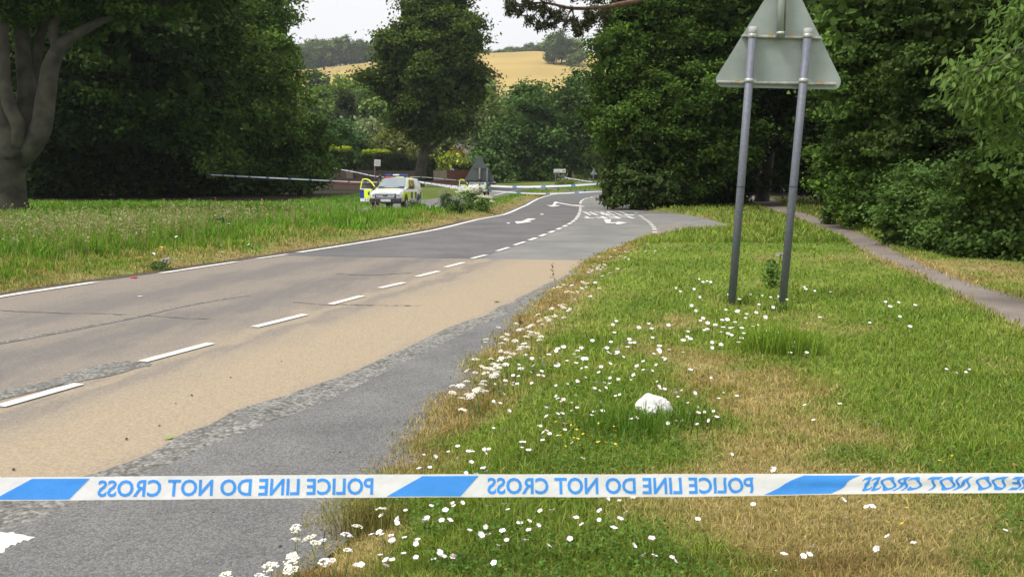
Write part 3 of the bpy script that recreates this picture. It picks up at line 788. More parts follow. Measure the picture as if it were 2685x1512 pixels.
tree('beech_tree', 'shaded beech deep inside the path tunnel', (19.0, 66.0),
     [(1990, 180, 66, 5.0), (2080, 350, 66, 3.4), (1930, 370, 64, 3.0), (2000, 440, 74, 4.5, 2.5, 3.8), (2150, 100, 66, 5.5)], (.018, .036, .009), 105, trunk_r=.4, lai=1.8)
tree('hazel_bush', 'rounded leafy hazel bush beside the path, glossy mid green', (10.3, 24.5),
     [(2245, 400, 24.5, 1.05), (2290, 350, 25, .95), (2235, 480, 24.2, .85), (2340, 430, 24, 1.0), (2290, 530, 23.6, .9, .9, .7), (2195, 410, 25, .65), (2262, 565, 23.4, .55, .6, .4), (2370, 520, 22.5, .85)],
     (.058, .115, .024), 106, cat='bush', trunk_r=.1, limbs=False, leafk=.0050, lai=2.0, tipcol=(.10, .18, .045))
tree('hazel_tree', 'hazel with sprays of pale leaves reaching over the path bush', (13.0, 24.5),
     [(2240, 60, 24, 1.5), (2330, 180, 23.5, 1.2), (2200, 200, 24, .75), (2300, -20, 24.5, 1.7), (2420, 60, 24, 1.6), (2440, 230, 23, 1.1), (2160, 130, 24.5, .6), (2230, 290, 23.5, .7, .8, .4), (2350, 330, 23, .8)],
     (.060, .115, .030), 107, trunk_r=.2, leafk=.0056, lai=1.3, yellow=.08, spread=.26, flat=.3, tipcol=(.14, .22, .06))
tree('hawthorn_hedge', 'dense dark hedge of mixed shrubs beyond the footpath', (11.2, 17.6),
     [(2390, 520, 18.5, .75), (2560, 470, 15.6, .55, .6, .3), (2650, 430, 14.6, .7, .7, .45), (2620, 530, 15.6, .7, .7, .4), (2400, 590, 18, .8, .8, .5), (2490, 585, 17, .7, .7, .5), (2600, 600, 16, .75, .7, .5), (2700, 580, 15.2, .8), (2540, 540, 17.5, .8), (2460, 620, 16.8, .55, .6, .4), (2560, 640, 15.6, .5, .6, .38), (2680, 650, 15, .55, .6, .4), (2370, 605, 19.4, .55, .55, .42), (2770, 480, 15.5, 1.2)],
     (.050, .095, .026), 108, cat='hedge', trunk_r=.1, limbs=False, leafk=.0054, lai=1.7, spread=.22, tipcol=(.085, .155, .045))
tree('oak_tree', 'shadowy oak filling the gap above the hedge', (16.5, 24.0),
     [(2480, 250, 22, 1.8), (2600, 150, 21, 2.0), (2560, 0, 22, 2.2), (2700, 300, 20, 2.0), (2760, 60, 21, 2.4), (2420, 360, 22, 1.2)],
     (.034, .062, .017), 109, trunk_r=.35, tipcol=(.08, .13, .035), leafk=.0056, lai=1.3, spread=.26, flat=.3)
for j, (x, y, ps) in enumerate([(20.0, 46.0, [(2180, 120, 44, 4.2), (2260, 300, 42, 3.2), (2160, 400, 44, 2.6), (2300, 40, 44, 4.2), (2330, 460, 38, 2.6)]), (19.5, 34.0, [(2400, 150, 32, 3.4), (2500, 300, 31, 3.0), (2430, 420, 31, 2.4), (2560, 60, 32, 3.6), (2640, 380, 29, 2.6), (2650, 500, 27, 2.2)])]):
    tree('ash_tree', ['dark ash tree standing behind the path hazels', 'dark ash tree standing behind the hedge oak'][j], (x, y), ps, (.022, .042, .011), 110 + j, trunk_r=.35, leafk=.0066, lai=1.3)

# --- left-hand side wood
tree('ash_tree', 'feathery bright green ash at the open edge of the left wood', (-18.4, 64.0),
     [(650, 90, 63, 3.6), (700, 200, 62, 2.5), (600, 200, 62, 3.4), (560, 60, 64, 3.6), (725, 290, 61, 1.9), (640, 320, 61, 3.0), (690, -20, 63, 2.2), (540, 330, 61, 2.6), (745, 150, 62, 1.3), (600, 430, 60, 2.0)],
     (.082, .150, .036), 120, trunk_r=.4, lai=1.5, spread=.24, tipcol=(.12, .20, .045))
tree('hazel_bush', 'rounded dark green bush where the left wood meets the garden hedge', (-16.6, 66.0),
     [(780, 400, 65, 2.1), (740, 350, 65, 2.0), (820, 360, 66, 1.5), (800, 440, 64, 1.7, 1.6, 1.3), (700, 440, 63, 1.9), (845, 420, 66, 1.0), (745, 470, 62, 1.4, 1.3, 1.0), (660, 480, 62, 1.4, 1.3, 1.0)],
     (.050, .098, .025), 121, cat='bush', trunk_r=.2, limbs=False)
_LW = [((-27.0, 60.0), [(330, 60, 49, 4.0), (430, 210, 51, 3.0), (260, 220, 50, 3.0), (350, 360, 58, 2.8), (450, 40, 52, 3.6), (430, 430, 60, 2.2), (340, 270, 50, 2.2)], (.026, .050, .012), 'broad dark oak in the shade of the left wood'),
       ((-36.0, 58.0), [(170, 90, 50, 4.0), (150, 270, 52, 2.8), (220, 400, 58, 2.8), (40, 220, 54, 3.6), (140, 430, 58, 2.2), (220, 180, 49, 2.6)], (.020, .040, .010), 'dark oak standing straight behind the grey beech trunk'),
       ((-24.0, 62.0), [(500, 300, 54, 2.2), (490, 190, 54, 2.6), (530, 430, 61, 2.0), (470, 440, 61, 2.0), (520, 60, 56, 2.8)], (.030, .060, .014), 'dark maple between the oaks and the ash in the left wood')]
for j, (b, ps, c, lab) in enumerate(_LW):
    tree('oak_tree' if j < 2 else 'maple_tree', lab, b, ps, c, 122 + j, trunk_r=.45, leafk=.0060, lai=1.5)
for j, (b, ps, lab) in enumerate([((-26.5, 60.5), [(400, 475, 60, 1.7, 1.3, 1.0), (330, 480, 60, 1.7, 1.2, 1.0), (450, 488, 60, 1.3, 1.1, .8)], 'dark bramble scrub under the left wood'),
                                  ((-33.5, 58.5), [(230, 475, 58, 1.7, 1.3, 1.1), (150, 480, 57, 1.6, 1.2, 1.0), (90, 470, 56, 1.4)], 'dark bramble scrub beside the grey beech trunk'),
                                  ((-20.5, 61.0), [(560, 480, 60.5, 1.6, 1.3, 1.0), (620, 488, 60, 1.4, 1.2, .8), (520, 488, 60, 1.1, 1, .8)], 'dark bramble scrub where the tape is tied')]):
    tree('bramble_bush', lab, b, ps, (.026, .048, .014), 130 + j, cat='bush', trunk_r=.06, limbs=False, leafk=.0058)
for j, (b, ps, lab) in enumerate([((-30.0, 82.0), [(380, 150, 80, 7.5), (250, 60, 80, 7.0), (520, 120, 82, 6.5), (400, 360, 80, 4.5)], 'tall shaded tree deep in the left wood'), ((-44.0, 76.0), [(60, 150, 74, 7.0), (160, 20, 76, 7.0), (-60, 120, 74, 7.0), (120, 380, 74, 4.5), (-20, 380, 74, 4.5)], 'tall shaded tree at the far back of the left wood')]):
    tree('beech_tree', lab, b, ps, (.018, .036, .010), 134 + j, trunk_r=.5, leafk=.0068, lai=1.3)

# the big many-stemmed beech: trunk drawn stem by stem
beech = empty('beech_tree', (-21.0, 35.0, -.05), 'big grey beech with several stems rising from one stout trunk', 'tree')
def PDl(px, py, D): return np.array(PD(px, py, D)) - np.array([-21.0, 35.0, -.05])
bs = [([PDl(-5, 575, 35), PDl(0, 545, 35), PDl(5, 500, 35), PDl(10, 440, 35), PDl(22, 395, 35), PDl(30, 350, 35)], [1.45, 1.06, .88, .84, .92, .75]),
      ([PDl(45, 420, 35), PDl(80, 385, 34.8), PDl(108, 330, 34.7), PDl(122, 250, 34.7), PDl(134, 170, 34.7), PDl(165, 118, 34.8), PDl(235, 70, 35), PDl(330, 30, 35.4)], [.45, .44, .40, .36, .32, .25, .17, .1]),
      ([PDl(50, 400, 35.1), PDl(58, 330, 35.1), PDl(70, 240, 35.2), PDl(62, 150, 35.3), PDl(50, 40, 35.4), PDl(40, -80, 35.5)], [.42, .40, .34, .3, .25, .2]),
      ([PDl(60, 330, 35.4), PDl(84, 230, 35.6), PDl(98, 130, 35.8), PDl(118, 40, 36), PDl(130, -60, 36)], [.3, .26, .22, .17, .12]),
      ([PDl(35, 410, 34.6), PDl(20, 350, 34.4), PDl(-8, 290, 34.3), PDl(-40, 200, 34.2), PDl(-70, 60, 34.2)], [.45, .42, .36, .3, .22]),
      ([PDl(40, 385, 34.4), PDl(48, 335, 34.3), PDl(22, 270, 34.2), PDl(10, 180, 34.2), PDl(5, 60, 34.2), PDl(-10, -60, 34.2)], [.26, .28, .26, .23, .2, .15]),
      ([PDl(150, 140, 34.8), PDl(140, 70, 34.9), PDl(170, 0, 35), PDl(190, -60, 35)], [.2, .17, .14, .1])]
bs = [(list(curve_pts(p, len(p) * 4)), list(np.interp(np.linspace(0, len(q) - 1, len(p) * 4), range(len(q)), q))) for p, q in bs]
tubes('trunk', bs, M['bark'], beech, 20, .045)
_r = np.random.default_rng(140)
bl = [(PD(a, b, d), r_) for a, b, d, r_ in [(150, -60, 35, 2.6), (300, -10, 36, 1.7), (420, 0, 37, 1.5), (-40, -40, 35, 2.8), (60, -140, 35, 3.2), (280, -130, 36, 2.8), (480, -110, 38, 2.4), (230, 60, 38, 1.0), (60, 20, 37.5, 1.3), (560, -40, 39, 1.5)]]
v, f, c = crown_np([(np.array(p), np.array([r_, r_, r_ * .62])) for p, r_ in bl], .2, (.036, .070, .015), _r, lai=1.7, flat=.35)
mesh_np('crown', v - np.array([-21.0, 35.0, -.05]), f, M['leaf'], beech, col=c); NLEAF[0] += len(f)

# --- the solitary tree between the two roads and the trees behind it
tree('beech_tree', 'tall leafy beech with leaning pale trunk standing alone by the garden fence', (-11.2, 100.0),
     [(1130, 60, 100, 3.9), (1060, 130, 99, 3.2), (1200, 110, 99, 3.3), (1120, 190, 98.5, 4.6), (1030, 220, 99, 2.5), (1230, 200, 99.5, 2.3), (1150, 280, 99, 3.3), (1060, 290, 99, 2.4), (1110, 340, 99.5, 2.0), (1180, 0, 101, 2.2), (1090, 20, 101, 1.8), (1240, 60, 100, 1.2), (1015, 110, 100, 1.2), (1250, 250, 100, 1.3), (1190, 320, 100, 1.6)],
     (.044, .078, .016), 150, trunk_r=.78, bark='bark', leafk=.0040, lai=1.5, trunk_to=tuple(PD(1132, 310, 100)), yellow=.10, spread=.28, tipcol=(.11, .145, .03))
_mid = [('maple_tree', 'full dark green maple behind the direction sign', (1.2, 127.0), [(1390, 330, 126, 4.6), (1350, 400, 125, 3.6), (1440, 390, 125, 3.4), (1390, 265, 127, 2.9), (1320, 340, 126, 2.2), (1400, 440, 124, 3.2, 3, 1.8), (1460, 330, 126, 1.8)], (.036, .074, .020)),
        ('maple_tree', 'taller dark green maple crowding the road bend beyond the direction sign', (9.0, 133.0), [(1495, 270, 132, 3.6), (1530, 340, 130, 3.4), (1475, 350, 131, 2.8), (1520, 220, 133, 2.3), (1560, 260, 131, 3.0), (1500, 410, 129, 2.6)], (.034, .068, .018)),
        ('willow_tree', 'pale green willow between the solitary beech and the maple', (-3.6, 150.0), [(1290, 330, 148, 3.6), (1270, 280, 150, 3.2), (1265, 370, 146, 2.6), (1250, 240, 152, 2.2), (1310, 380, 145, 2.4)], (.080, .125, .040)),
        ('willow_tree', 'rounded light green willow below the left end of the straw field', (-29.0, 172.0), [(845, 275, 172, 4.2), (895, 270, 171, 4.0), (930, 305, 170, 3.8), (880, 325, 169, 4.0), (830, 330, 170, 3.2)], (.085, .140, .036)),
        ('willow_tree', 'light green willow beside the crown of the solitary beech', (-26.0, 176.0), [(985, 285, 175, 4.0), (1010, 310, 172, 3.2), (955, 280, 174, 3.2), (1000, 335, 170, 3.2)], (.075, .130, .034)),
        ('poplar_tree', 'slender pale poplar rising against the straw field', (-36.0, 205.0), [(892, 218, 204, 1.9, 1.9, 2.6), (905, 240, 204, 2.4, 2.4, 3.0), (880, 238, 204, 2.0)], (.105, .155, .040)),
        ('cypress_tree', 'dark brown-green cypress among the willows', (-28.5, 148.0), [(905, 300, 147, 2.0, 2, 4.0), (895, 350, 147, 2.9, 2.6, 3.2), (930, 350, 147, 2.2)], (.028, .042, .020)),
        ('whitebeam_tree', 'silvery grey-green whitebeam below the dark cypress', (-22.5, 136.0), [(965, 340, 135, 1.9), (945, 365, 134, 1.6), (985, 370, 134, 1.6)], (.14, .18, .12)),
        ('apple_tree', 'olive green apple tree left of the leaning trunk', (-18.5, 128.0), [(1010, 375, 127, 2.3), (1045, 365, 128, 2.3), (985, 400, 125, 1.8), (1060, 395, 126, 1.7)], (.105, .125, .045)),
        ('elder_bush', 'broad-leaved dark elder above the garden gate', (-24.0, 124.0), [(895, 365, 123, 2.2), (930, 395, 122, 2.0), (940, 430, 120, 1.6), (870, 350, 124, 1.6)], (.034, .072, .026)),
        ('pine_tree', 'dull grey-green pine right of the leaning trunk', (-12.0, 135.0), [(1190, 340, 134, 2.4), (1210, 300, 135, 2.4), (1165, 375, 132, 2.0), (1150, 400, 130, 1.8)], (.060, .085, .042)),
        ('lime_tree', 'mid green lime in the distance behind the solitary beech', (-14.0, 190.0), [(1100, 300, 188, 6.0), (1180, 280, 188, 5.5), (1040, 290, 188, 4.5)], (.060, .105, .034)),
        ('maple_tree', 'rounded green garden tree above the slate roof', (-7.5, 150.0), [(1230, 345, 149, 3.0), (1200, 360, 149, 2.4)], (.055, .095, .032)),
        ('laurel_bush', 'dark laurel beside the red panel fence', (-2.0, 118.0), [(1290, 420, 117, 1.9), (1315, 445, 116, 1.5, 1.4, 1.2), (1265, 400, 118, 1.6), (1300, 380, 118, 1.5)], (.038, .075, .026)),
        ('spiraea_bush', 'yellow-green garden bush above the red panel fence', (-9.8, 119.5), [(1165, 420, 119, 1.1), (1190, 425, 119, 1.0), (1150, 435, 118.5, .8), (1210, 432, 119, .8)], (.17, .23, .045)),
        ('golden_conifer', 'small golden-orange conifer behind the red panel fence', (-7.4, 121.0), [(1205, 408, 120.5, .65, .6, .9), (1207, 425, 120.5, .7, .6, .6)], (.13, .10, .025)),
        ('willow_bush', 'grey-green shrub beyond the far triangular sign', (12.5, 140.0), [(1540, 400, 138, 2.6), (1515, 430, 137, 2.0), (1560, 430, 136, 2.0), (1530, 370, 139, 1.8)], (.105, .15, .055)),
        ('lime_tree', 'bright green bush tree behind the far triangular sign', (16.0, 152.0), [(1545, 390, 150, 3.4), (1500, 410, 150, 2.6), (1570, 340, 152, 4.0)], (.085, .145, .030))]
for j, (nm, lab, b, ps, c) in enumerate(_mid):
    c = tuple(np.array(c) * 1.22)
    tree(nm, lab, b, ps, c, 160 + j, cat='bush' if 'bush' in nm else 'tree', trunk_r=.12 if 'bush' in nm else .35, limbs='bush' not in nm, leafk=.0046, lai=1.35, inner=.8, tipcol=np.array(c) * 1.5)
# woodland floor trees that close the view below the field
for j, (px, py, D, r_) in enumerate([(790, 330, 215, 6.5), (720, 300, 210, 7.5), (860, 340, 230, 6.5), (1150, 330, 225, 7.5), (1260, 340, 232, 6.5), (1340, 320, 235, 6.5), (1440, 320, 230, 7.0), (1540, 330, 225, 7.5), (1030, 350, 228, 6.5)]):
    c = PD(px, py, D)
    tree('copse_tree', 'mid green tree in the copse at the foot of the straw field', (c.x, D), [(px, py, D, r_), (px + 30, py + 30, D - 3, r_ * .7), (px - 30, py + 35, D - 3, r_ * .7), (px + 5, py + 80, D - 2, r_ * .9)], [(.05, .088, .03), (.062, .105, .034), (.045, .082, .03)][j % 3], 190 + j, group='copse at the foot of the straw field', leafk=.0050, lai=1.1, inner=.7, trunk_r=.35)
for j, (px, py, D, r_, lab) in enumerate([(835, 212, 330, 3.6, 'small dark tree at the left foot of the straw field'), (985, 215, 340, 6.0, 'dark round tree on the straw field slope beside the beech crown'), (1245, 225, 330, 7.0, 'grey-green tree on the straw field slope right of the beech crown')]):
    c = PD(px, py, D)
    tree('field_tree', lab, (c.x, D), [(px, py, D, r_), (px + 18, py + 15, D, r_ * .8), (px - 14, py + 18, D, r_ * .7), (px + 3, py + 28, D, r_ * .8)], (.040, .066, .030), 210 + j, leafk=.0046, lai=1.2, trunk_r=.4)
# trees along the skyline: three shapes, copied
def ridge_tree(seed, hgt, wid, col):
    r = np.random.default_rng(seed)
    root = empty('ridge_tree', (0, 0, 0), 'grey-green broadleaf tree in the row along the ridge', 'tree', group='trees along the ridge')
    L = []
    for q in range(9):
        a = r.uniform(0, 6.28); L.append((np.array([math.cos(a) * wid * r.uniform(.1, .6), math.sin(a) * wid * .5, hgt * r.uniform(.42, .82)]), np.array([wid * .48, wid * .48, hgt * .20]) * r.uniform(.75, 1.2)))
    v, f, c = crown_np(L, 1.7, col, r, lai=1.5, clump=2.4, back=1.0)
    mesh_np('crown', v, f, M['leaf'], root, col=c)
    tubes('trunk', [([(0, 0, -1.5), (.2, 0, hgt * .25), (0, .1, hgt * .62)], [.7, .5, .22]), ([(0, 0, hgt * .2), (wid * .25, 0, hgt * .55)], [.3, .1]), ([(0, 0, hgt * .22), (-wid * .25, 0, hgt * .52)], [.3, .1])], M['bark_dark'], root, 6)
    return root
protos = [ridge_tree(300 + q, 19, 12, [(.080, .128, .044), (.098, .145, .048), (.070, .112, .044)][q]) for q in range(3)]
spots = []
for px in np.arange(690, 1050, 24.0): spots.append((px, 705, 1.0))
for px in np.arange(690, 1050, 37.0): spots.append((px + 7, 722, .85))
for px in np.arange(1215, 1420, 19.0): spots.append((px, 740, .62 if px > 1330 else .55))
for px, D, s in [(1470, 610, .95), (1490, 612, 1.0), (1452, 606, .55), (1515, 600, .5), (1500, 598, .5), (1600, 720, .8), (1640, 722, .9)]: spots.append((px, D, s))
rr = random.Random(5)
for q, (px, D, s) in enumerate(spots):
    o = protos[q] if q < 3 else copy_tree(protos[q % 3])
    x = (px + rr.uniform(-4, 4) - CX) / F * D
    o.location = (x, D, Hz(x, D) - .3)
    o.rotation_euler = (0, 0, rr.uniform(0, 6.28)); k_ = s * rr.uniform(.78, 1.22)
    o.scale = (k_, k_, k_ * rr.uniform(.92, 1.1))
    if 1440 < px < 1530 and D < 620:
        tag(o, 'dark tree in the small clump standing on the straw field', group='clump on the straw field')
    elif px > 1200: tag(o, 'small distant tree on the skyline right of the solitary beech', group='trees on the skyline right of the beech')

# --- Scots pine: only one limb reaches into the gap of sky
pine = empty('pine_tree', (11.3, 48.5, 0), 'Scots pine whose bare orange limb hangs into the gap of sky', 'tree')
po = np.array([11.3, 48.5, 0])
lm = [(11.3, 48.2, 14.0), PD(1800, -160, 42), PD(1710, -20, 36.5), PD(1620, 12, 34.8), PD(1575, 20, 34.6), PD(1500, 22, 34.4), PD(1430, 8, 34.2), PD(1360, 12, 34.0)]
tw = [([lm[4], PD(1560, 50, 34.3), PD(1530, 62, 34.2)], [.05, .03, .015]), ([lm[5], PD(1480, 55, 34.2), PD(1420, 68, 34.0)], [.05, .03, .015]), ([lm[5], PD(1510, 70, 34.6), PD(1518, 88, 34.6)], [.04, .02, .01]), ([lm[6], PD(1400, 40, 34.0), PD(1385, 60, 34.0)], [.04, .02, .01]), ([lm[6], PD(1400, -10, 34.0), PD(1350, -30, 34)], [.04, .03, .015]), ([lm[3], PD(1590, -20, 34.6), PD(1540, -40, 34.6)], [.05, .03, .02])]
tubes('trunk', [([p - po for p in map(np.array, [(11.3, 48.5, -.1), (11.4, 48.5, 5), (11.2, 48.3, 10), (11.3, 48.2, 17)])], [.34, .3, .24, .12]),
                ([np.array(p) - po for p in curve_pts(lm, 24)], list(np.linspace(.15, .03, 24)))] + [([np.array(p) - po for p in a], q) for a, q in tw], M['pine_bark'], pine, 7)
_r = np.random.default_rng(222)
cl_ = []
for a, b, s in [(1560, 52, 26), (1530, 66, 22), (1500, 60, 24), (1520, 85, 14), (1470, 40, 28), (1440, 62, 18), (1415, 70, 16), (1425, 25, 28), (1390, 55, 16), (1385, 15, 26), (1350, 30, 22), (1335, 12, 18), (1360, -15, 26), (1420, -25, 30), (1500, -20, 30), (1560, -30, 30), (1590, 40, 16), (1340, 22, 12), (1545, 40, 20)]:
    for q in range(int(s * .75)): cl_.append(PD(a + _r.normal() * s * .5, b + _r.normal() * s * .38, 34.2 + _r.normal() * .35))
cl_ = np.array([tuple(p) for p in cl_]); per = 22
pp = np.repeat(cl_, per, 0) + _r.normal(size=(len(cl_) * per, 3)) * .06
v, f = leaf_quads(pp, unit(_r.normal(size=pp.shape)), .17, _r, .26)
mesh_np('crown', v - po, f, M['leaf'], pine, col=np.repeat(np.array([.045, .055, .026]) * np.clip(1 + .35 * _r.normal(size=len(pp)), .3, 2)[:, None] + (np.array([.05, .025, .005]) * (_r.random(len(pp)) < .2)[:, None]), 4, 0))

# --- cherry beside the path: long hanging leaves close by, each front leaf a part of its own
cherry = empty('cherry_tree', (7.9, 10.6, .08), 'cherry with long hanging light green leaves leaning over the footpath', 'tree')
co = np.array([7.9, 10.6, .08]); _r = np.random.default_rng(250)
br = [[PD(2950, 150, 10.4), PD(2760, 120, 10.0), PD(2600, 170, 9.7), PD(2500, 215, 9.5)], [PD(2950, 250, 10.4), PD(2780, 260, 10.0), PD(2650, 270, 9.7), PD(2540, 300, 9.5)], [PD(2950, 60, 10.4), PD(2800, 20, 10), PD(2700, 30, 9.8), PD(2640, 60, 9.7)],
      [PD(2950, 330, 10.4), PD(2780, 350, 10.0), PD(2680, 360, 9.8), PD(2600, 350, 9.7)], [PD(2760, 120, 10), PD(2660, 130, 9.5), PD(2560, 190, 9.3), PD(2490, 190, 9.2)], [PD(2780, 40, 10.2), PD(2720, -30, 10), PD(2670, -40, 9.9)], [PD(2780, 260, 10), PD(2700, 220, 9.5), PD(2600, 240, 9.3), PD(2545, 262, 9.2)]]
tubes('trunk', [([np.array(p) - co for p in [(7.9, 10.6, -.1), (7.8, 10.6, 1.2), (7.6, 10.5, 2.6), (7.7, 10.4, 4.2)]], [.16, .14, .12, .08])] + [([np.array([7.6, 10.5, 2.2 + .2 * i]) - co] + [np.array(p) - co for p in b], [.05, .035, .022, .013, .006]) for i, b in enumerate(br)], M['bark_dark'], cherry, 7)
lm_v, lm_f = [], []
nl = 9
for i, t in enumerate(np.linspace(0, 1, nl)):
    w = .20 * math.sin(math.pi * min(1, t * 1.02) ** .8) * (1 - .25 * t) + .004
    lm_v += [(t, -w, .06 * math.sin(t * 3)), (t, 0, -.05 + .06 * math.sin(t * 3)), (t, w, .06 * math.sin(t * 3))]
    if i: a = 3 * i; lm_f += [(a - 3, a - 2, a + 1, a), (a - 2, a - 1, a + 2, a + 1)]
lm_v = np.array(lm_v)
LVM = []
for q in range(5):
    me_o = mesh_np('leaf', lm_v, np.array(lm_f), M['leaf'], None, col=np.tile(np.array([[.105, .175, .038], [.13, .20, .048], [.085, .15, .034], [.145, .21, .06], [.11, .175, .04]][q]), (len(lm_v), 1)))
    LVM.append(me_o.data); bpy.data.objects.remove(me_o)
pos = []
for b in br:
    C = curve_pts(b, 40)
    for q in range(330):
        t = _r.uniform(.10, 1) ** .75; p = C[int(t * 39)] + _r.normal(size=3) * np.array([.19, .19, .16]) * (1.15 - .55 * t)
        pos.append(p)
pos = np.array(pos)
def leaf_frame(p):
    d = np.array([_r.normal() * .55 - .25, _r.normal() * .55 - .15, -.75 + _r.normal() * .35]); d /= np.linalg.norm(d)
    n_ = np.cross(d, _r.normal(size=3) * .5 + np.array([0, .9, .2])); n_ /= np.linalg.norm(n_); w = np.cross(n_, d); s = _r.uniform(.08, .135)
    return np.column_stack([d * s, w * s, n_ * s, p - co])
order = np.argsort(pos[:, 1]); V, Fc, Cc = [], [], []; off = 0
for q, i in enumerate(order):
    m4 = leaf_frame(pos[i])
    if q < 290:
        o = bpy.data.objects.new('leaf', LVM[q % 5]); link(o, cherry)
        o.matrix_local = Matrix([list(m4[0]), list(m4[1]), list(m4[2]), [0, 0, 0, 1]])
    else:
        v = lm_v @ m4[:, :3].T + m4[:, 3]; V.append(v); Fc.append(np.array(lm_f) + off); off += len(v)
        Cc.append(np.tile(np.array([.10, .165, .038]) * _r.uniform(.7, 1.35), (len(v), 1)))
cr = mesh_np('crown', np.concatenate(V), np.concatenate(Fc), M['leaf'], cherry, col=np.concatenate(Cc)); tag(cr, kind='stuff')
print('LEAVES', NLEAF[0])
# ------------------------------------------------------------------ gardens beyond the side road
M['fence_brown'] = mat('weathered_fence_board', (.085, .065, .052), .9, .3, 5.0, bump=.4)
M['fence_pale'] = mat('pale_fence_board', (.17, .14, .105), .9, .25, 6.0, bump=.4)
M['fence_red'] = mat('red_stained_fence', (.115, .036, .024), .85, .2, 5.0, bump=.3)
M['brick'] = mat('dark_red_brick', (.15, .062, .040), .9, .3, 6.0, bump=.5)
M['slate'] = mat('brown_slate_roof', (.16, .135, .125), .8, .2, 2.0, bump=.4)
M['render'] = mat('white_wall_render', (.66, .64, .58), .9, .06, 2.0)
M['glass_dark'] = mat('dark_window_glass', (.03, .035, .04), .08, .1, 3.0)
def fence(name, label, p0, p1, hgt, nb, m, group=None, posts=True):
    """p0,p1 plan points; nb panels, each of upright boards with a gap line between"""
    p0 = Vector((*p0, 0)); p1 = Vector((*p1, 0)); d = (p1 - p0); L = d.length; d.normalize()
    ang = math.atan2(d.y, d.x)
    root = empty(name, (p0.x, p0.y, Hz(p0.x, p0.y)), label, 'fence', ang, group)
    w = L / nb
    for i in range(nb):
        bm = bmesh.new(); k = max(4, int(w / .14)); bw = w / k
        for q in range(k):
            bm_box(bm, (i * w + (q + .5) * bw, (q % 2) * .012, hgt / 2 + random.uniform(-.01, .01)), (bw * .94, .025, hgt))
        bm_box(bm, (i * w + w / 2, .035, hgt * .25), (w * .98, .03, .08)); bm_box(bm, (i * w + w / 2, .035, hgt * .8), (w * .98, .03, .08))
        mesh_bm('panel', bm, m, root)
        if posts: box('post', (i * w, .03, hgt * .52), (.1, .1, hgt * 1.08), m, root)
    if posts: box('post', (L, .03, hgt * .52), (.1, .1, hgt * 1.08), m, root)
    return root
def gp(px, D): return ((px - CX) / F * D, D)
fence('board_fence', 'weathered brown board fence below the clipped conifer hedge', gp(872, 112), gp(912, 112), 1.75, 1, M['fence_brown'])
fence('garden_gate', 'pale board gate set in the brown fence', gp(913, 111.8), gp(928, 111.8), 1.85, 1, M['fence_pale'])['category'] = 'gate'
fence('board_fence', 'weathered brown board fence behind the white notice board', gp(929, 112), gp(1000, 113), 1.75, 2, M['fence_brown'])
fence('board_fence', 'dull brown board fence behind the parked pickup', gp(1001, 113), gp(1100, 114), 1.7, 3, M['fence_brown'])
fence('panel_fence', 'pale brown close-board fence panel right of the leaning trunk', gp(1139, 114), gp(1173, 114), 1.7, 1, M['fence_pale'])
fence('panel_fence', 'dark red stained panel fence behind the triangular sign', gp(1173.5, 114.2), gp(1302, 117), 1.75, 4, M['fence_red'])
wall = empty('brick_wall', (*gp(868, 108), Hz(*gp(868, 108))), 'low dark red brick retaining wall below the garden fences', 'wall')
def wall_run(x0, x1, y, h):
    base = Vector((*gp(868, 108), 0)); k = int((x1 - x0) / .9)
    for q in range(k):
        w = (x1 - x0) / k
        box('wall_section', (x0 + (q + .5) * w - base.x, y - base.y, h / 2 - .1), (w - .012, .3, h + .2 + .02 * (q % 3)), M['brick'], wall, bevel=.01)
        box('coping', (x0 + (q + .5) * w - base.x, y - base.y, h + .03 + .01 * (q % 3)), (w - .02, .36, .06), M['fence_brown'], wall)
wall_run(gp(855, 106)[0], gp(1010, 106)[0], 106, .75)
wall_run(gp(1120, 106)[0], gp(1300, 106)[0], 107, .5)
def clipped_hedge(name, label, px0, px1, py_top, D, depth, col, top, seed, group=None):
    r = np.random.default_rng(seed)
    x0, x1 = gp(px0, D)[0], gp(px1, D)[0]; zt = PD(px0, py_top, D).z
    xc = (x0 + x1) / 2; root = empty(name, (xc, D, Hz(xc, D)), label, 'hedge', group=group)
    n = int((x1 - x0) * (zt + depth) * 340); s = .32
    P = r.uniform(-1, 1, size=(n, 3)); ax = r.integers(0, 3, n); sg = np.where(r.random(n) < .75, 1, -1)
    for q in range(n):
        a = ax[q]; P[q, a] = sg[q] if a != 1 else -abs(sg[q])
    k = (np.abs(P) ** 6).sum(1) ** (1 / 6.); P = P / np.maximum(k, 1)[:, None]
    h = zt - Hz(xc, D)
    v0 = P * np.array([(x1 - x0) / 2, depth / 2, h / 2]) + np.array([0, 0, h / 2 + .02]) + r.normal(size=P.shape) * .07
    nr = unit(P ** 3 + r.normal(size=P.shape) * .4)
    v, f = leaf_quads(v0, nr, s, r, .6)
    t = np.clip((P[:, 2] - .72) / .2, 0, 1)[:, None] * (r.random(n) < .92)[:, None]
    c = (np.array(col) * (1 - t) + np.array(top) * t) * np.clip(1 + .25 * r.normal(size=n), .4, 1.7)[:, None]
    mesh_np('foliage', v, f, M['leaf'], root, col=np.repeat(c, 4, 0))
    bm = bmesh.new(); bm_box(bm, (0, 0, h * .47), ((x1 - x0) * .88, depth * .8, h * .92), bevel=.2); mesh_bm('twigs', bm, M['bark_dark'], root)
    return root
clipped_hedge('conifer_hedge', 'clipped conifer with bright yellow-green top beside the left wood', 856, 882, 383, 114.5, 2.4, (.040, .070, .014), (.34, .42, .02), 401)
clipped_hedge('conifer_hedge', 'broad clipped conifer with bright yellow-green top above the gate', 881, 926, 387, 115.5, 2.4, (.040, .070, .014), (.34, .42, .02), 402)
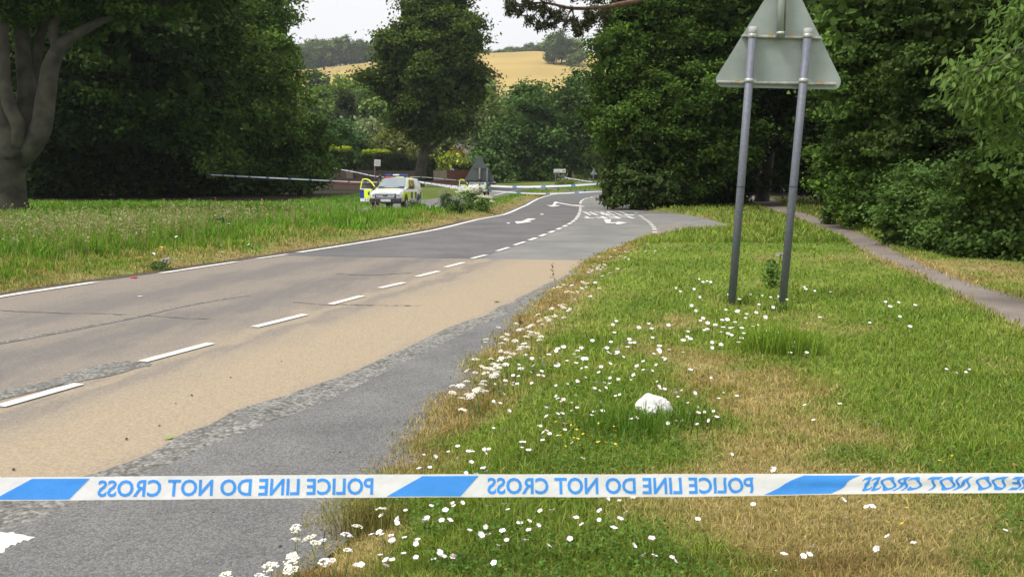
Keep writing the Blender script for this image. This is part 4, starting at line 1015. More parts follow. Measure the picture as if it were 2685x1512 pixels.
clipped_hedge('conifer_hedge', 'clipped conifer with yellow-green top half hidden behind the elder', 955, 1030, 396, 117, 2.4, (.036, .058, .014), (.28, .36, .02), 403)
clipped_hedge('conifer_hedge', 'tall dark brown-green hedge behind the white notice board', 985, 1068, 404, 114.8, 1.6, (.026, .034, .014), (.034, .05, .014), 404)
clipped_hedge('conifer_hedge', 'dark olive hedge behind the leaning trunk', 1060, 1140, 412, 116, 1.6, (.034, .052, .014), (.06, .085, .018), 405)
clipped_hedge('privet_hedge', 'trimmed light green hedge with flat top above the red fence', 1195, 1262, 430, 119, 1.0, (.070, .105, .026), (.20, .25, .05), 406)
# house in the trees
hx = gp(1200, 142); hb = Hz(*hx)
house = empty('house', (hx[0], hx[1], hb), 'white rendered house with brown slate roof hidden among the garden trees', 'house', R(6))
box('wall', (0, 3, 2.2), (7.4, 6, 4.4), M['render'], house)
bm = bmesh.new()
rf = [(-4, -.45, 4.3), (4, -.45, 4.3), (4, 6.45, 4.3), (-4, 6.45, 4.3), (-3.2, 3, 6.9), (3.2, 3, 6.9)]
vs = [bm.verts.new(p) for p in rf]
for q in ((0, 1, 5, 4), (1, 2, 5), (2, 3, 4, 5), (3, 0, 4), (3, 2, 1, 0)): bm.faces.new([vs[i] for i in q])
roof = mesh_bm('roof', bm, M['slate'], house)
box('chimney', (1.6, 3, 6.9), (.7, .6, 1.3), M['brick'], roof)
for x in (-2.2, 0.2, 2.4):
    wd = box('window', (x, -.02, 2.6), (1.2, .06, 1.2), M['render'], house); box('pane', (x, -.06, 2.6), (1.0, .03, 1.0), M['glass_dark'], wd)

# ------------------------------------------------------------------ road signs
def rounded_tri(side, rad, thick, m, name, parent, loc=(0, 0, 0)):
    h = side * math.sqrt(3) / 2
    C = [(-side / 2 + rad * math.sqrt(3), rad), (side / 2 - rad * math.sqrt(3), rad), (0, h - 2 * rad)]
    pts = []
    for (cx, cz), a0 in zip(C, (150, 270, 30)):
        for q in range(9):
            a = R(a0 + q * 15); pts.append((cx + rad * math.cos(a), cz + rad * math.sin(a)))
    bm = bmesh.new(); vs = [bm.verts.new((x, 0, z)) for x, z in pts]; f = bm.faces.new(vs)
    r = bmesh.ops.extrude_face_region(bm, geom=[f]); bmesh.ops.translate(bm, vec=(0, thick, 0), verts=[g for g in r['geom'] if isinstance(g, bmesh.types.BMVert)])
    bmesh.ops.translate(bm, vec=loc, verts=bm.verts)
    return mesh_bm(name, bm, m, parent)
M['sign_face'] = mat('white_sign_face', (.75, .75, .75), .4, .03); M['sign_red'] = mat('red_sign_border', (.55, .03, .03), .4, .05)
M['lichen_post'] = mat('mossy_grey_post', (.16, .16, .12), .85, .4, 9.0)
M['sign_back_dark'] = mat('dark_grey_sign_back', (.085, .095, .10), .6, .15, 4.0, .1)
M['cap'] = mat('grey_plastic_cap', (.34, .35, .33), .6, .1)
D0 = 9.65
sg = empty('warning_sign', (*PD(1984, 790, D0)[:2], .1), 'large grey triangular sign seen from behind on two steel posts', 'road sign')
so = np.array(sg.location)
def loc(px, py, D=D0): return np.array(PD(px, py, D)) - so
def tube_between(name, a, b, r0, m, parent, seg=20, r1=None): return tubes(name, [([a, (a + b) / 2, b], [r0, (r0 + (r1 or r0)) / 2, r1 or r0])], m, parent, seg)
for (bx, by, tx, ty) in ((1917, 792, 1975, 74), (2049, 806, 2119, 78)):
    a, b = loc(bx, by, D0 - .02), loc(tx, ty, D0)
    a[2] = -.15
    p = tube_between('post', a, b, .045, M['galv'], sg)
    d = (b - a) / np.linalg.norm(b - a)
    tube_between('post_cap', b - d * .09, b + d * .012, .049, M['cap'], p)
    q = a + d * ((loc(1948, 490)[2] - a[2]) / d[2]); tube_between('joint_band', q - d * .006, q + d * .006, .0465, M['black'], p)
    for zz in (212, 95):
        q = a + d * ((loc(1960, zz)[2] - a[2]) / d[2])
        tube_between('clip', q - d * .022, q + d * .022, .0495, M['rail'], p)
        box('bolt', (q[0] + .062, q[1] + .01, q[2]), (.03, .035, .03), M['rail'], p)
# plate leans a little with its posts
pl = loc(2040, 232, D0 + .085)
plate = rounded_tri(1.54, .085, .004, M['sign_back'], 'plate', sg)
plate.location = pl; plate.rotation_euler = (0, R(-1.2) * -1, 0)
bb = rounded_tri(1.46, .07, .002, M['sign_red'], 'border', plate, (0, .006, .04)); bb2 = rounded_tri(1.05, .05, .002, M['sign_face'], 'face', plate, (0, .010, .16))
for (x0, x1, yy) in ((1879, 2192, 215), (1945, 2153, 95)):
    a, b = loc(x0, yy, D0 + .066), loc(x1, yy + 6, D0 + .066); c = (a + b) / 2; w = np.linalg.norm(b - a); ang = math.atan2(b[2] - a[2], b[0] - a[0])
    rl = box('rail', tuple(c), (w, .030, .030), M['rail'], sg, Matrix.Rotation(-ang, 3, 'Y'), .004)
    bm = bmesh.new(); bm_box(bm, (c[0], c[1] - .020, c[2]), (w * .995, .012, .012), Matrix.Rotation(-ang, 3, 'Y')); mesh_bm('rail_lip', bm, M['rail'], rl)
    for fx_, wd in ((.17, .05), (.87, .085)) if yy > 150 else ((.36, .06), (.63, .05)):
        q = a + (b - a) * fx_
        box('rust_patch', tuple(q + np.array([0, -.003, .0035])), (wd, .033, .031), M['rust'], rl, Matrix.Rotation(-ang, 3, 'Y'))
a, b = loc(2047, 99, D0 + .02), loc(2056, -150, D0 + .03)
cp = tube_between('centre_post', a, b, .046, M['sign_back'], sg); tube_between('clip', a + np.array([0, 0, .03]), a + np.array([0, 0, .06]), .05, M['rail'], cp)
tube_between('moss_streak', a + np.array([.022, -.026, .04]), b + np.array([.022, -.026, 0]), .018, M['lichen_post'], cp, 8)

D1 = 40.5
s2 = empty('warning_sign', (*PD(1256, 545, D1)[:2], .1), 'dark grey triangular sign seen from behind among the hogweed', 'road sign'); so2 = np.array(s2.location)
def loc2(px, py, D=D1): return np.array(PD(px, py, D)) - so2
for x, m in ((1258, M['lichen_post']), (1278, M['sign_back_dark'])):
    a, b = loc2(x - 1, 545), loc2(x, 440); a[2] = -.2; tube_between('post', a, b, .046, m, s2, 12)
q = loc2(1256, 468); tube_between('tape_knot', loc2(1258, 468), loc2(1258, 475), .055, M['black'], s2, 10)
p2 = rounded_tri(1.56, .085, .004, M['sign_back_dark'], 'plate', s2); p2.location = loc2(1257, 478, D1 + .09)
for x0, x1, y in ((1222, 1292, 472), (1243, 1278, 441)):
    a, b = loc2(x0, y, D1 + .065), loc2(x1, y, D1 + .065); c = (a + b) / 2; box('rail', tuple(c), (np.linalg.norm(b - a), .03, .04), M['sign_back_dark'], s2)
rounded_tri(1.46, .07, .002, M['sign_red'], 'border', p2, (0, .006, .04)); rounded_tri(1.05, .05, .002, M['sign_face'], 'face', p2, (0, .010, .16))
D2 = 100.0
b3 = PD(1557, 478, D2); s3 = empty('warning_sign', (b3.x, D2, Hz(b3.x, D2)), 'small distant pale triangular sign on a single post by the road bend', 'road sign')
so3 = np.array(s3.location); loc3 = lambda px, py, D=D2: np.array(PD(px, py, D)) - so3
a, b = loc3(1555, 480), loc3(1557, 442); a[2] = -.2; tube_between('post', a, b, .05, M['galv'], s3, 10)
p3 = rounded_tri(.80, .05, .004, M['sign_back'], 'plate', s3); p3.location = loc3(1557, 458, D2 + .07)
rounded_tri(.74, .045, .002, M['sign_red'], 'border', p3, (0, .006, .025)); rounded_tri(.5, .03, .002, M['sign_face'], 'face', p3, (0, .010, .09))
# direction sign
D3 = 112.0
b4 = PD(1467, 478, D3); ds = empty('direction_sign', (b4.x, D3, Hz(b4.x, D3)), 'white direction sign with a black arrow pointing right on two posts', 'road sign'); so4 = np.array(ds.location)
loc4 = lambda px, py, D=D3: np.array(PD(px, py, D)) - so4
for x, y in ((1457, 476), (1478, 479)):
    a, b = loc4(x - .5, y), loc4(x + .4, 443); a[2] = -.2; tube_between('post', a, b, .06, M['galv'], ds, 10)
c = loc4(1467.5, 448.5, D3 - .08); w = abs(loc4(1483, 448)[0] - loc4(1452, 448)[0]); h = abs(loc4(1467, 443.5)[2] - loc4(1467, 453.5)[2])
bd = box('board', tuple(c), (w, .03, h), M['sign_face'], ds, bevel=.012)
box('lower_trim', tuple(c + np.array([0, -.005, -h / 2 + .03])), (w * .97, .035, .05), M['black'], bd)
def flat_text(body, parent, cx, cy, cz, w, h, m, name='lettering'):
    bm = text_bm(body, -w / 2, w / 2, -h / 2, h / 2)
    for v in bm.verts: v.co = Vector((cx + v.co.x, cy, cz + v.co.y))
    return mesh_bm(name, bm, m, parent)
split_islands(flat_text('Findon', bd, c[0] - w * .17, c[1] - .019, c[2], w * .52, h * .5, M['black']), 'letter')
bm = bmesh.new(); ax = c[0] + w * .32
vs = [bm.verts.new((ax + x * w * .13, c[1] - .019, c[2] + z * h * .3)) for x, z in ((-1, .3), (.2, .3), (.2, 1), (1, 0), (.2, -1), (.2, -.3), (-1, -.3))]
bm.faces.new(vs); mesh_bm('arrow', bm, M['black'], bd)
# notice board in the garden
D4 = 104.0
b5 = PD(984, 478, D4); nb = empty('notice_board', (b5.x, D4, Hz(b5.x, D4)), 'small white notice board with faint printed lines on a wooden post', 'sign'); so5 = np.array(nb.location)
loc5 = lambda px, py, D=D4: np.array(PD(px, py, D)) - so5
a, b = loc5(983, 478), loc5(983, 420); a[2] = -.2; tube_between('post', a, b, .07, M['fence_pale'], nb, 8)
c = loc5(989.5, 427, D4 - .1); bd = box('board', tuple(c), (.78, .04, .80), M['sign_face'], nb, Matrix.Rotation(R(4), 3, 'Y'), .01)
M['faint'] = mat('faint_print', (.42, .42, .42), .6)
for q in range(4): box('print_line', tuple(c + np.array([.0, -.024, .20 - q * .13])), (.5 - .06 * (q % 2), .006, .035), M['faint'], bd, Matrix.Rotation(R(4), 3, 'Y'))

# ------------------------------------------------------------------ police tape
def banded(name, period, frac, shift=0.0):
    """white tape with blue printed blocks, laid out along its own length"""
    m = bpy.data.materials.new(name); nt, b = nodes_of(m); L = nt.links
    at = nt.nodes.new('ShaderNodeAttribute'); at.attribute_name = 'len'
    d = nt.nodes.new('ShaderNodeMath'); d.operation = 'MULTIPLY_ADD'; d.inputs[1].default_value = 1 / period; d.inputs[2].default_value = shift; L.new(at.outputs['Fac'], d.inputs[0])
    fr = nt.nodes.new('ShaderNodeMath'); fr.operation = 'FRACT'; L.new(d.outputs[0], fr.inputs[0])
    lt = nt.nodes.new('ShaderNodeMath'); lt.operation = 'LESS_THAN'; lt.inputs[1].default_value = frac; L.new(fr.outputs[0], lt.inputs[0])
    mx = nt.nodes.new('ShaderNodeMixRGB'); mx.inputs['Color1'].default_value = (.80, .83, .90, 1); mx.inputs['Color2'].default_value = (.10, .24, .55, 1)
    L.new(lt.outputs[0], mx.inputs['Fac']); L.new(mx.outputs[0], b.inputs['Base Color']); b.inputs['Roughness'].default_value = .35
    return m
M['tape_far'] = banded('banded_police_tape', 1.4, .15)
def far_tape(label, pts, w, n=80):
    C = curve_pts(pts, n); s = np.concatenate([[0], np.cumsum(np.linalg.norm(np.diff(C, axis=0), axis=1))])
    tw = .25 * np.sin(s * .35)
    up = np.stack([np.zeros(n), np.sin(tw), np.cos(tw)], 1) * w / 2
    V = np.stack([C - up, C + up], 1).reshape(-1, 3); i = np.arange(n - 1) * 2
    o = mesh_np('police_tape', V, np.stack([i, i + 2, i + 3, i + 1], 1), M['tape_far'], attr={'len': np.repeat(s, 2)})
    return tag(o, label, 'tape')
W_ = .075
far_tape('police tape strung from the bramble scrub past the near pickup to the hogweed sign', [PD(548, 458, 57), PD(700, 466, 54), PD(870, 474, 56), PD(945, 477.5, 55), PD(1060, 478, 54), PD(1110, 479.5, 53), PD(1200, 494, 45), PD(1258, 502, 40.6)], .08)
far_tape('second strand of police tape from behind the near pickup to the hogweed sign', [PD(1090, 475, 53.5), PD(1130, 481, 51), PD(1190, 488.5, 45), PD(1258, 494, 40.6)], .085)
far_tape('thin far police tape running along the garden wall behind the pickups', [PD(868, 440, 104), PD(930, 451, 102), PD(1000, 464, 98), PD(1100, 464, 98), PD(1180, 471, 98), PD(1236, 476, 99), PD(1300, 478, 100)], .075)
far_tape('low sagging police tape from the hogweed sign to the roadside bush', [PD(1278, 500, 40.6), PD(1330, 503.5, 40.5), PD(1400, 507.5, 40.5), PD(1470, 507, 40.5), PD(1530, 504, 40.6), PD(1590, 501, 40.7), PD(1612, 500, 40.8)], .055)
far_tape('police tape rising from the hogweed sign up to the sycamore', [PD(1278, 487, 40.6), PD(1330, 489.5, 40), PD(1400, 489.5, 39.6), PD(1470, 487.5, 39.4), PD(1540, 484, 39.6), PD(1620, 477, 40.2), PD(1650, 474, 40.6)], .08)
far_tape('police tape slanting down from the hogweed sign across the far road', [PD(1278, 485, 40.7), PD(1340, 489, 42), PD(1420, 494, 45), PD(1500, 498.5, 48), PD(1580, 501, 50), PD(1640, 501, 51)], .07)
far_tape('thin police tape tied from the direction sign to the small distant sign', [PD(1480, 465, 111.8), PD(1515, 471.5, 106), PD(1556, 477, 100.2)], .11)

# near tape with its print: drawn in tape coordinates (s along, v up)
TA, TB = np.array(PD(0, 1281, 2.84)), np.array(PD(2685, 1267, 2.98))
TL = np.linalg.norm(TB - TA); TD = (TB - TA) / TL; TN = np.cross(TD, [0, 0, 1]); TN /= np.linalg.norm(TN)     # TN points to the camera side? checked below
if TN @ (CAMV - TA) < 0: TN = -TN
TW = .0755; S0, S1 = -2.02 * TL, 1.62 * TL
SPAN = S1 - S0
def px_to_s(px):
    # where along the tape a picture column falls
    d = ray(px, 1276); 
    t = (TA[1] * d.x - TA[0] * d.y) / (TD[0] * d.y - TD[1] * d.x)
    return t
def tape_map(s, v, off=0.0):
    s = np.asarray(s, float); v = np.asarray(v, float)
    k = smooth(px_to_s(1750), px_to_s(2420), s)                        # creased and curling towards the right-hand end
    e = v - .5
    s2 = s + k * (.072 * e - .017 * np.sin(e * 7.5))
    sag = .0015 * np.sin(s * 2.3) + .003 * np.sin(np.pi * np.clip(s / TL, 0, 1))
    depth = .004 * np.sin(s * 3.1) + .0040 * k * np.sin(e * 6.5) + .0016 * np.sin(s * 17 + 4 * e) * (.4 + .6 * np.sin(s * 2.1) ** 2)
    P = TA[None, :] + TD[None, :] * s2[:, None] + np.array([0, 0, 1.0])[None, :] * (e * TW * (1 - .13 * k) + sag)[:, None] + TN[None, :] * (off + depth - e * TW * .38)[:, None]
    return P
ns, nv = 420, 9
ss = np.linspace(S0, S1, ns); vv = np.linspace(0, 1, nv); SS, VV = np.meshgrid(ss, vv, indexing='ij')
i = (np.arange(ns - 1)[:, None] * nv + np.arange(nv - 1)[None, :]).ravel()
tape = mesh_np('police_tape', tape_map(SS.ravel(), VV.ravel()), np.stack([i, i + nv, i + nv + 1, i + 1], 1), M['tape_white'], smooth_shade=True)
tag(tape, 'white and blue POLICE LINE DO NOT CROSS tape stretched across road and verge, print reversed', 'tape')
c0, c1_ = px_to_s(115), px_to_s(1140); PER = c1_ - c0
def tape_bm(name, bm, m):
    for q in np.linspace(.12, .88, 9):
        bmesh.ops.bisect_plane(bm, geom=list(bm.verts) + list(bm.edges) + list(bm.faces), plane_co=(0, q, 0), plane_no=(0, 1, 0))
    co_ = np.array([tuple(v.co) for v in bm.verts]); P = tape_map(co_[:, 0], co_[:, 1], .0016)
    for v, p in zip(bm.verts, P): v.co = Vector(p)
    return mesh_bm(name, bm, m, tape)
for k_ in range(-5, 5):
    cs = c0 + k_ * PER
    if cs - .2 < S0 or cs + PER > S1: continue
    bm = bmesh.new()
    sl = .055
    pts = [(-.085 - sl * .9, .035), (.085 - .01, .035), (.085 + sl * 1.3, .90), (-.085 + sl * .8, .90)]
    hw = .108 * PER
    pts = [(-hw * 1.02 - .02, .05), (hw * .62, .05), (hw * 1.06, .93), (-hw * .30, .93)]
    nstep = 14; lo = [(pts[0][0] + (pts[1][0] - pts[0][0]) * q / nstep, .05) for q in range(nstep + 1)]; hi = [(pts[3][0] + (pts[2][0] - pts[3][0]) * q / nstep, .93) for q in range(nstep + 1)]
    va = [bm.verts.new((cs + a, b, 0)) for a, b in lo]; vb = [bm.verts.new((cs + a, b, 0)) for a, b in hi]
    for q in range(nstep): bm.faces.new((va[q], va[q + 1], vb[q + 1], vb[q]))
    tape_bm('blue_stripe', bm, M['tape_blue'])
    bm = text_bm('POLICE LINE DO NOT CROSS', cs + .84 * PER, cs + .137 * PER, .13, .86, .022)     # reversed: we stand behind the print
    # heavier strokes, like the print
    me = bpy.data.meshes.new('lettering')
    tape_bm('lettering', bm, M['tape_blue'])
# the stakes that hold its two ends, either side of the view
M['stake'] = mat('wooden_stake', (.30, .22, .13), .85, .2, 10)
for s_, lab in ((S0, 'wooden stake holding the tape in the far verge across the road'), (S1, 'wooden stake holding the tape beside the footpath')):
    p = tape_map(np.array([s_]), np.array([.5]))[0]; z0 = Hz(p[0], p[1])
    st = box('wooden_stake', (p[0], p[1], (z0 - .2 + p[2] + .25) / 2), (.045, .045, p[2] + .25 - z0 + .2), M['stake'], None, bevel=.004); tag(st, lab, 'stake')
# ------------------------------------------------------------------ police pickups
def paint_mat(name, c, rough=.28, coat=.5):
    m = mat(name, c, rough, .03, 1.5); b = m.node_tree.nodes['Principled BSDF']; b.inputs['Coat Weight'].default_value = coat; b.inputs['Coat Roughness'].default_value = .08
    return m
M['car_white'] = paint_mat('white_car_paint', (.74, .76, .78)); M['hi_yellow'] = paint_mat('fluorescent_yellow', (.78, .92, .02), .45, .2); M['police_blue'] = paint_mat('police_blue', (.012, .035, .32), .4, .2)
M['windscreen'] = mat('sky_tinted_windscreen', (.20, .24, .26), .06, .12, 1.2, spec=.9); M['side_glass'] = mat('side_window_glass', (.030, .040, .034), .12, .2, 2.0, spec=.25)  # windscreen base colour carries the sky reflection as grey-blue
M['chrome'] = mat('chrome_trim', (.80, .81, .83), .12, .05, 4, .9); M['lamp'] = mat('headlamp_lens', (.62, .64, .66), .1, .2, 30, .3, spec=.8); M['bar_blue'] = mat('blue_light_lens', (.02, .06, .34), .15, .2, 20, spec=.8)
M['bar_red'] = mat('red_light_lens', (.75, .07, .03), .2, .1); M['amber'] = mat('amber_lens', (.8, .28, .02), .2, .1); M['pale_yellow'] = mat('pale_yellow_reflective', (.74, .80, .34), .45, .1); M['plate'] = mat('number_plate', (.78, .78, .80), .4, .03)
M['badge'] = mat('dark_badge', (.05, .07, .12), .3, .2, 30, .5); M['alloy'] = mat('alloy_wheel', (.38, .39, .40), .35, .1, 5, .7); M['cab_shade'] = mat('cab_shade_panel', (.02, .02, .022), .8, .2)
def loft(name, secs, m, parent, cap=True):
    """secs: list of (y, [(x,z)...]) half sections from the bottom middle out and up to the top middle; mirrored"""
    bm = bmesh.new(); rows = []
    for y, hs in secs:
        full = hs + [(-x, z) for x, z in hs[::-1][1:-1]] if abs(hs[-1][0]) < 1e-6 else hs + [(-x, z) for x, z in hs[::-1][:-1]]
        rows.append([bm.verts.new((x, y, z)) for x, z in full])
    n = len(rows[0])
    for a, b in zip(rows[:-1], rows[1:]):
        for q in range(n): bm.faces.new((a[q], a[(q + 1) % n], b[(q + 1) % n], b[q]))
    if cap: bm.faces.new(rows[0][::-1]); bm.faces.new(rows[-1])
    o = mesh_bm(name, bm, m, parent, True)
    me = o.data
    md = o.modifiers.new('edge', 'EDGE_SPLIT'); md.split_angle = R(38)
    return o
def quad_panel(name, P, m, parent, off=.006, inset=(0, 0, 0, 0), round_=0.0):
    """a thin pane lying on the quad P (bottom left, bottom right, top right, top left), inset by fractions l, r, b, t"""
    P = [Vector(p) for p in P]; nrm = (P[1] - P[0]).cross(P[3] - P[0]).normalized()
    def at(u, v): return P[0] * (1 - u) * (1 - v) + P[1] * u * (1 - v) + P[2] * u * v + P[3] * (1 - u) * v
    l, r_, b_, t_ = inset; u0, u1, v0, v1 = l, 1 - r_, b_, 1 - t_
    k = round_; pts = []
    if k > 0:
        for (cu, cv, a0) in ((u0 + k, v0 + k, 180), (u1 - k, v0 + k, 270), (u1 - k, v1 - k, 0), (u0 + k, v1 - k, 90)):
            for q in range(4): a = R(a0 + q * 30); pts.append((cu + k * math.cos(a), cv + k * math.sin(a)))
    else: pts = [(u0, v0), (u1, v0), (u1, v1), (u0, v1)]
    bm = bmesh.new(); vs = [bm.verts.new(at(u, v) + nrm * off) for u, v in pts]; f = bm.faces.new(vs)
    r = bmesh.ops.extrude_face_region(bm, geom=[f]); bmesh.ops.translate(bm, vec=-nrm * (off + .004), verts=[g for g in r['geom'] if isinstance(g, bmesh.types.BMVert)])
    return mesh_bm(name, bm, m, parent)
def make_pickup(label):
    t = empty('police_pickup', (0, 0, 0), label, 'police car', group=None)
    # lower body: bonnet, wings, doors, load bed as one shell
    def sec(w, zb, zs, zt, crown=.03): return [(0, zb), (w * .86, zb), (w * .97, zb + .07), (w, zb + .2), (w * 1.0, zs - .14), (w * .965, zs - .03), (w * .88, zt), (w * .5, zt + crown * .8), (0, zt + crown)]
    body = loft('body', [(2.60, sec(.72, .60, .90, .955, .02)), (2.56, sec(.82, .52, .94, .99, .02)), (2.42, sec(.895, .46, .98, 1.04)), (2.1, sec(.92, .44, 1.01, 1.08, .04)), (1.6, sec(.925, .42, 1.04, 1.14, .05)), (1.22, sec(.925, .42, 1.07, 1.19, .05)), (1.1, sec(.925, .42, 1.10, 1.20, .03)),
                        (0, sec(.925, .42, 1.13, 1.2, .02)), (-1.2, sec(.925, .44, 1.15, 1.2, .02)), (-2.5, sec(.92, .5, 1.16, 1.2, .02)), (-2.66, sec(.90, .54, 1.14, 1.18, .02))], M['car_white'], t)
    # cabin and hard top
    def csec(y, w0, w1, z1): return (y, [(0, 1.12), (w0, 1.12), (w0 * .995, 1.24), (w1 + .035, z1 - .13), (w1 - .03, z1 - .03), (w1 * .7, z1 + .005), (0, z1 + .03)])
    cab = loft('cabin', [csec(1.30, .86, .80, 1.26), csec(.98, .865, .775, 1.43), csec(.62, .87, .73, 1.65), csec(.36, .87, .71, 1.765), csec(.15, .87, .70, 1.795), csec(-1.0, .87, .70, 1.80), csec(-1.05, .88, .73, 1.82), csec(-2.2, .88, .73, 1.82), csec(-2.5, .88, .745, 1.72), csec(-2.63, .87, .82, 1.30)], M['car_white'], t)
    ws = quad_panel('windscreen', [(.815, 1.30, 1.255), (-.815, 1.30, 1.255), (-.69, .36, 1.775), (.69, .36, 1.775)], M['windscreen'], t, .052, (.045, .045, .04, .07), .05)
    quad_panel('wiper_cowl', [(.80, 1.36, 1.222), (-.80, 1.36, 1.222), (-.78, 1.27, 1.275), (.78, 1.27, 1.275)], M['black'], t, .012, (.03, .03, .1, .1))
    for s in (-1, 1):
        def side(y0, y1, z0, z1, sl0=0.0, sl1=0.0):
            xf = lambda z: s * (.875 - (z - 1.2) * .245)
            return [(xf(z0), y0, z0), (xf(z0), y1, z0), (xf(z1), y1 + sl1, z1), (xf(z1), y0 + sl0, z1)]
        if s > 0: order = lambda q: [q[1], q[0], q[3], q[2]]
        else: order = lambda q: q
        # s = -1 is the truck's left flank, the one in view
        fr = quad_panel('door_frame', order(side(1.02, -.98, 1.20, 1.72, -.60, .08)), M['hi_yellow'], t, .012)
        if s < 0:
            w1 = quad_panel('side_window', order(side(.93, .04, 1.24, 1.66, -.54, 0)), M['side_glass'], t, .020, round_=.06)
            w2 = quad_panel('side_window', order(side(-.06, -.90, 1.24, 1.66, 0, .1)), M['side_glass'], t, .020, round_=.06)
        else:
            quad_panel('door_opening', order(side(.93, .04, 1.20, 1.66, -.54, 0)), M['cab_shade'], t, .020)  # dark panel in place of the unlit cab behind the open door
            quad_panel('side_window', order(side(-.06, -.90, 1.24, 1.66, 0, .1)), M['side_glass'], t, .020, round_=.06)
        # chequered flank
        x = s * .928
        pat = [ (1.02, .52, 'hi_yellow'), (.52, .02, 'police_blue'), (.02, -.48, 'hi_yellow'), (-.48, -.98, 'police_blue'), (-.98, -1.02, 'hi_yellow'), (-1.96, -2.30, 'police_blue'), (-2.30, -2.58, 'hi_yellow')]
        for y0, y1, c in pat:
            if s > 0 and y0 <= 1.02 and y1 >= 0: continue
            P = [(x, y0, .64), (x, y1, .64), (x, y1, 1.02), (x, y0, 1.02)]
            quad_panel('marking_block', order(P), M[c], t, .005)
        quad_panel('marking_block', order([(x, 2.38, .52), (x, 1.03, .52), (x, 1.03, 1.03), (x, 2.38, 1.0)]), M['hi_yellow'], t, .009)
        # wheels and arches
        for yw in (1.72, -1.50):
            bm = bmesh.new(); bmesh.ops.create_cone(bm, cap_ends=True, segments=28, radius1=.47, radius2=.47, depth=.05); bmesh.ops.rotate(bm, cent=(0, 0, 0), matrix=Matrix.Rotation(R(90), 3, 'Y'), verts=bm.verts)
            bmesh.ops.translate(bm, vec=(s * .918, yw, .44), verts=bm.verts); mesh_bm('wheel_arch', bm, M['black'], t)
            bm = bmesh.new(); bmesh.ops.create_cone(bm, cap_ends=True, segments=28, radius1=.385, radius2=.385, depth=.26); bmesh.ops.bevel(bm, geom=[e for e in bm.edges if len(e.link_faces) == 2 and e.calc_face_angle(0) > 1], offset=.04, segments=2, affect='EDGES')
            bmesh.ops.rotate(bm, cent=(0, 0, 0), matrix=Matrix.Rotation(R(90), 3, 'Y'), verts=bm.verts); bmesh.ops.translate(bm, vec=(s * .83, yw, .385), verts=bm.verts)
            wh = mesh_bm('wheel', bm, M['rubber'], t)
            bm = bmesh.new(); bmesh.ops.create_cone(bm, cap_ends=True, segments=20, radius1=.22, radius2=.19, depth=.05); bmesh.ops.rotate(bm, cent=(0, 0, 0), matrix=Matrix.Rotation(R(90 * s), 3, 'Y'), verts=bm.verts); bmesh.ops.translate(bm, vec=(s * .955, yw, .385), verts=bm.verts)
            mesh_bm('rim', bm, M['alloy'], wh)
        # head lamps with wrap-round lens
        hl = quad_panel('headlamp', [(s * .60, 2.615, .80), (s * .885, 2.44, .82), (s * .885, 2.42, .99), (s * .62, 2.585, .955)] if s < 0 else [(s * .885, 2.44, .82), (s * .60, 2.615, .80), (s * .62, 2.585, .955), (s * .885, 2.42, .99)], M['lamp'], t, .02)
        bm = bmesh.new(); bmesh.ops.create_uvsphere(bm, u_segments=12, v_segments=8, radius=.055); bmesh.ops.translate(bm, vec=(s * .70, 2.60, .885), verts=bm.verts); mesh_bm('bulb', bm, M['plate'], hl, True)
        bm = bmesh.new(); bm_box(bm, (s * .66, 2.635, .56), (.16, .05, .09), bevel=.02); mesh_bm('fog_lamp', bm, M['lamp'], t)
        # mirrors
        if s < 0:
            bm = bmesh.new(); bm_box(bm, (s * 1.08, .96, 1.27), (.25, .13, .19), bevel=.04); mr = mesh_bm('door_mirror', bm, M['black'], t); box('mirror_arm', (s * .93, .96, 1.21), (.1, .07, .05), M['black'], mr)
    # nose
    bm = bmesh.new(); bm_box(bm, (0, 2.575, .53), (1.74, .22, .30), bevel=.06); mesh_bm('bumper', bm, M['black'], t)
    gr = box('grille', (0, 2.60, .80), (1.16, .06, .27), M['black'], t, bevel=.02)
    for q, z in enumerate((.895, .81, .72)): box('grille_bar', (0, 2.64, z), (1.10 - .05 * q, .03, .048), M['chrome'], gr, bevel=.01)
    bm = bmesh.new(); bmesh.ops.create_uvsphere(bm, u_segments=20, v_segments=10, radius=1); bmesh.ops.scale(bm, vec=(.13, .025, .055), verts=bm.verts); bmesh.ops.translate(bm, vec=(0, 2.658, .81), verts=bm.verts); mesh_bm('badge', bm, M['badge'], gr, True)
    np_ = box('number_plate', (-.03, 2.695, .555), (.54, .012, .125), M['plate'], t)
    bm = text_bm('GY64 OVP', -.245, .245, -.042, .042)
    for v in bm.verts: v.co = Vector((-.03 - v.co.x, 2.7025, .555 + v.co.y))
    split_islands(mesh_bm('lettering', bm, M['black'], np_), 'letter')
    quad_panel('bonnet_marking', [(.52, 2.35, 1.098), (-.52, 2.35, 1.098), (-.52, 1.95, 1.145), (.52, 1.95, 1.145)], M['pale_yellow'], t, .004)
    # roof gear
    lb = box('light_bar', (0, .02, 1.925), (1.28, .30, .045), M['black'], t)
    for x, c in ((-.43, 'bar_blue'), (.43, 'bar_blue'), (0, 'plate')): box('lens', (x, .02, 1.965), (.41 if x else .36, .31, .085), M[c], lb, bevel=.02)
    for x in (-.5, .5): box('bracket', (x, .02, 1.87), (.05, .2, .11), M['black'], lb)
    box('matrix_lamp', (.42, .30, 1.845), (.34, .07, .06), M['bar_red'], t, bevel=.015); box('matrix_lamp', (-.25, .30, 1.845), (.46, .05, .05), M['pale_yellow'], t, bevel=.015)
    box('beacon', (-.60, -1.3, 1.875), (.10, .10, .06), M['amber'], t, bevel=.015)
    tubes('aerial', [([(.12, .25, 1.81), (.1, .2, 2.02)], [.007, .003])], M['black'], t, 6)
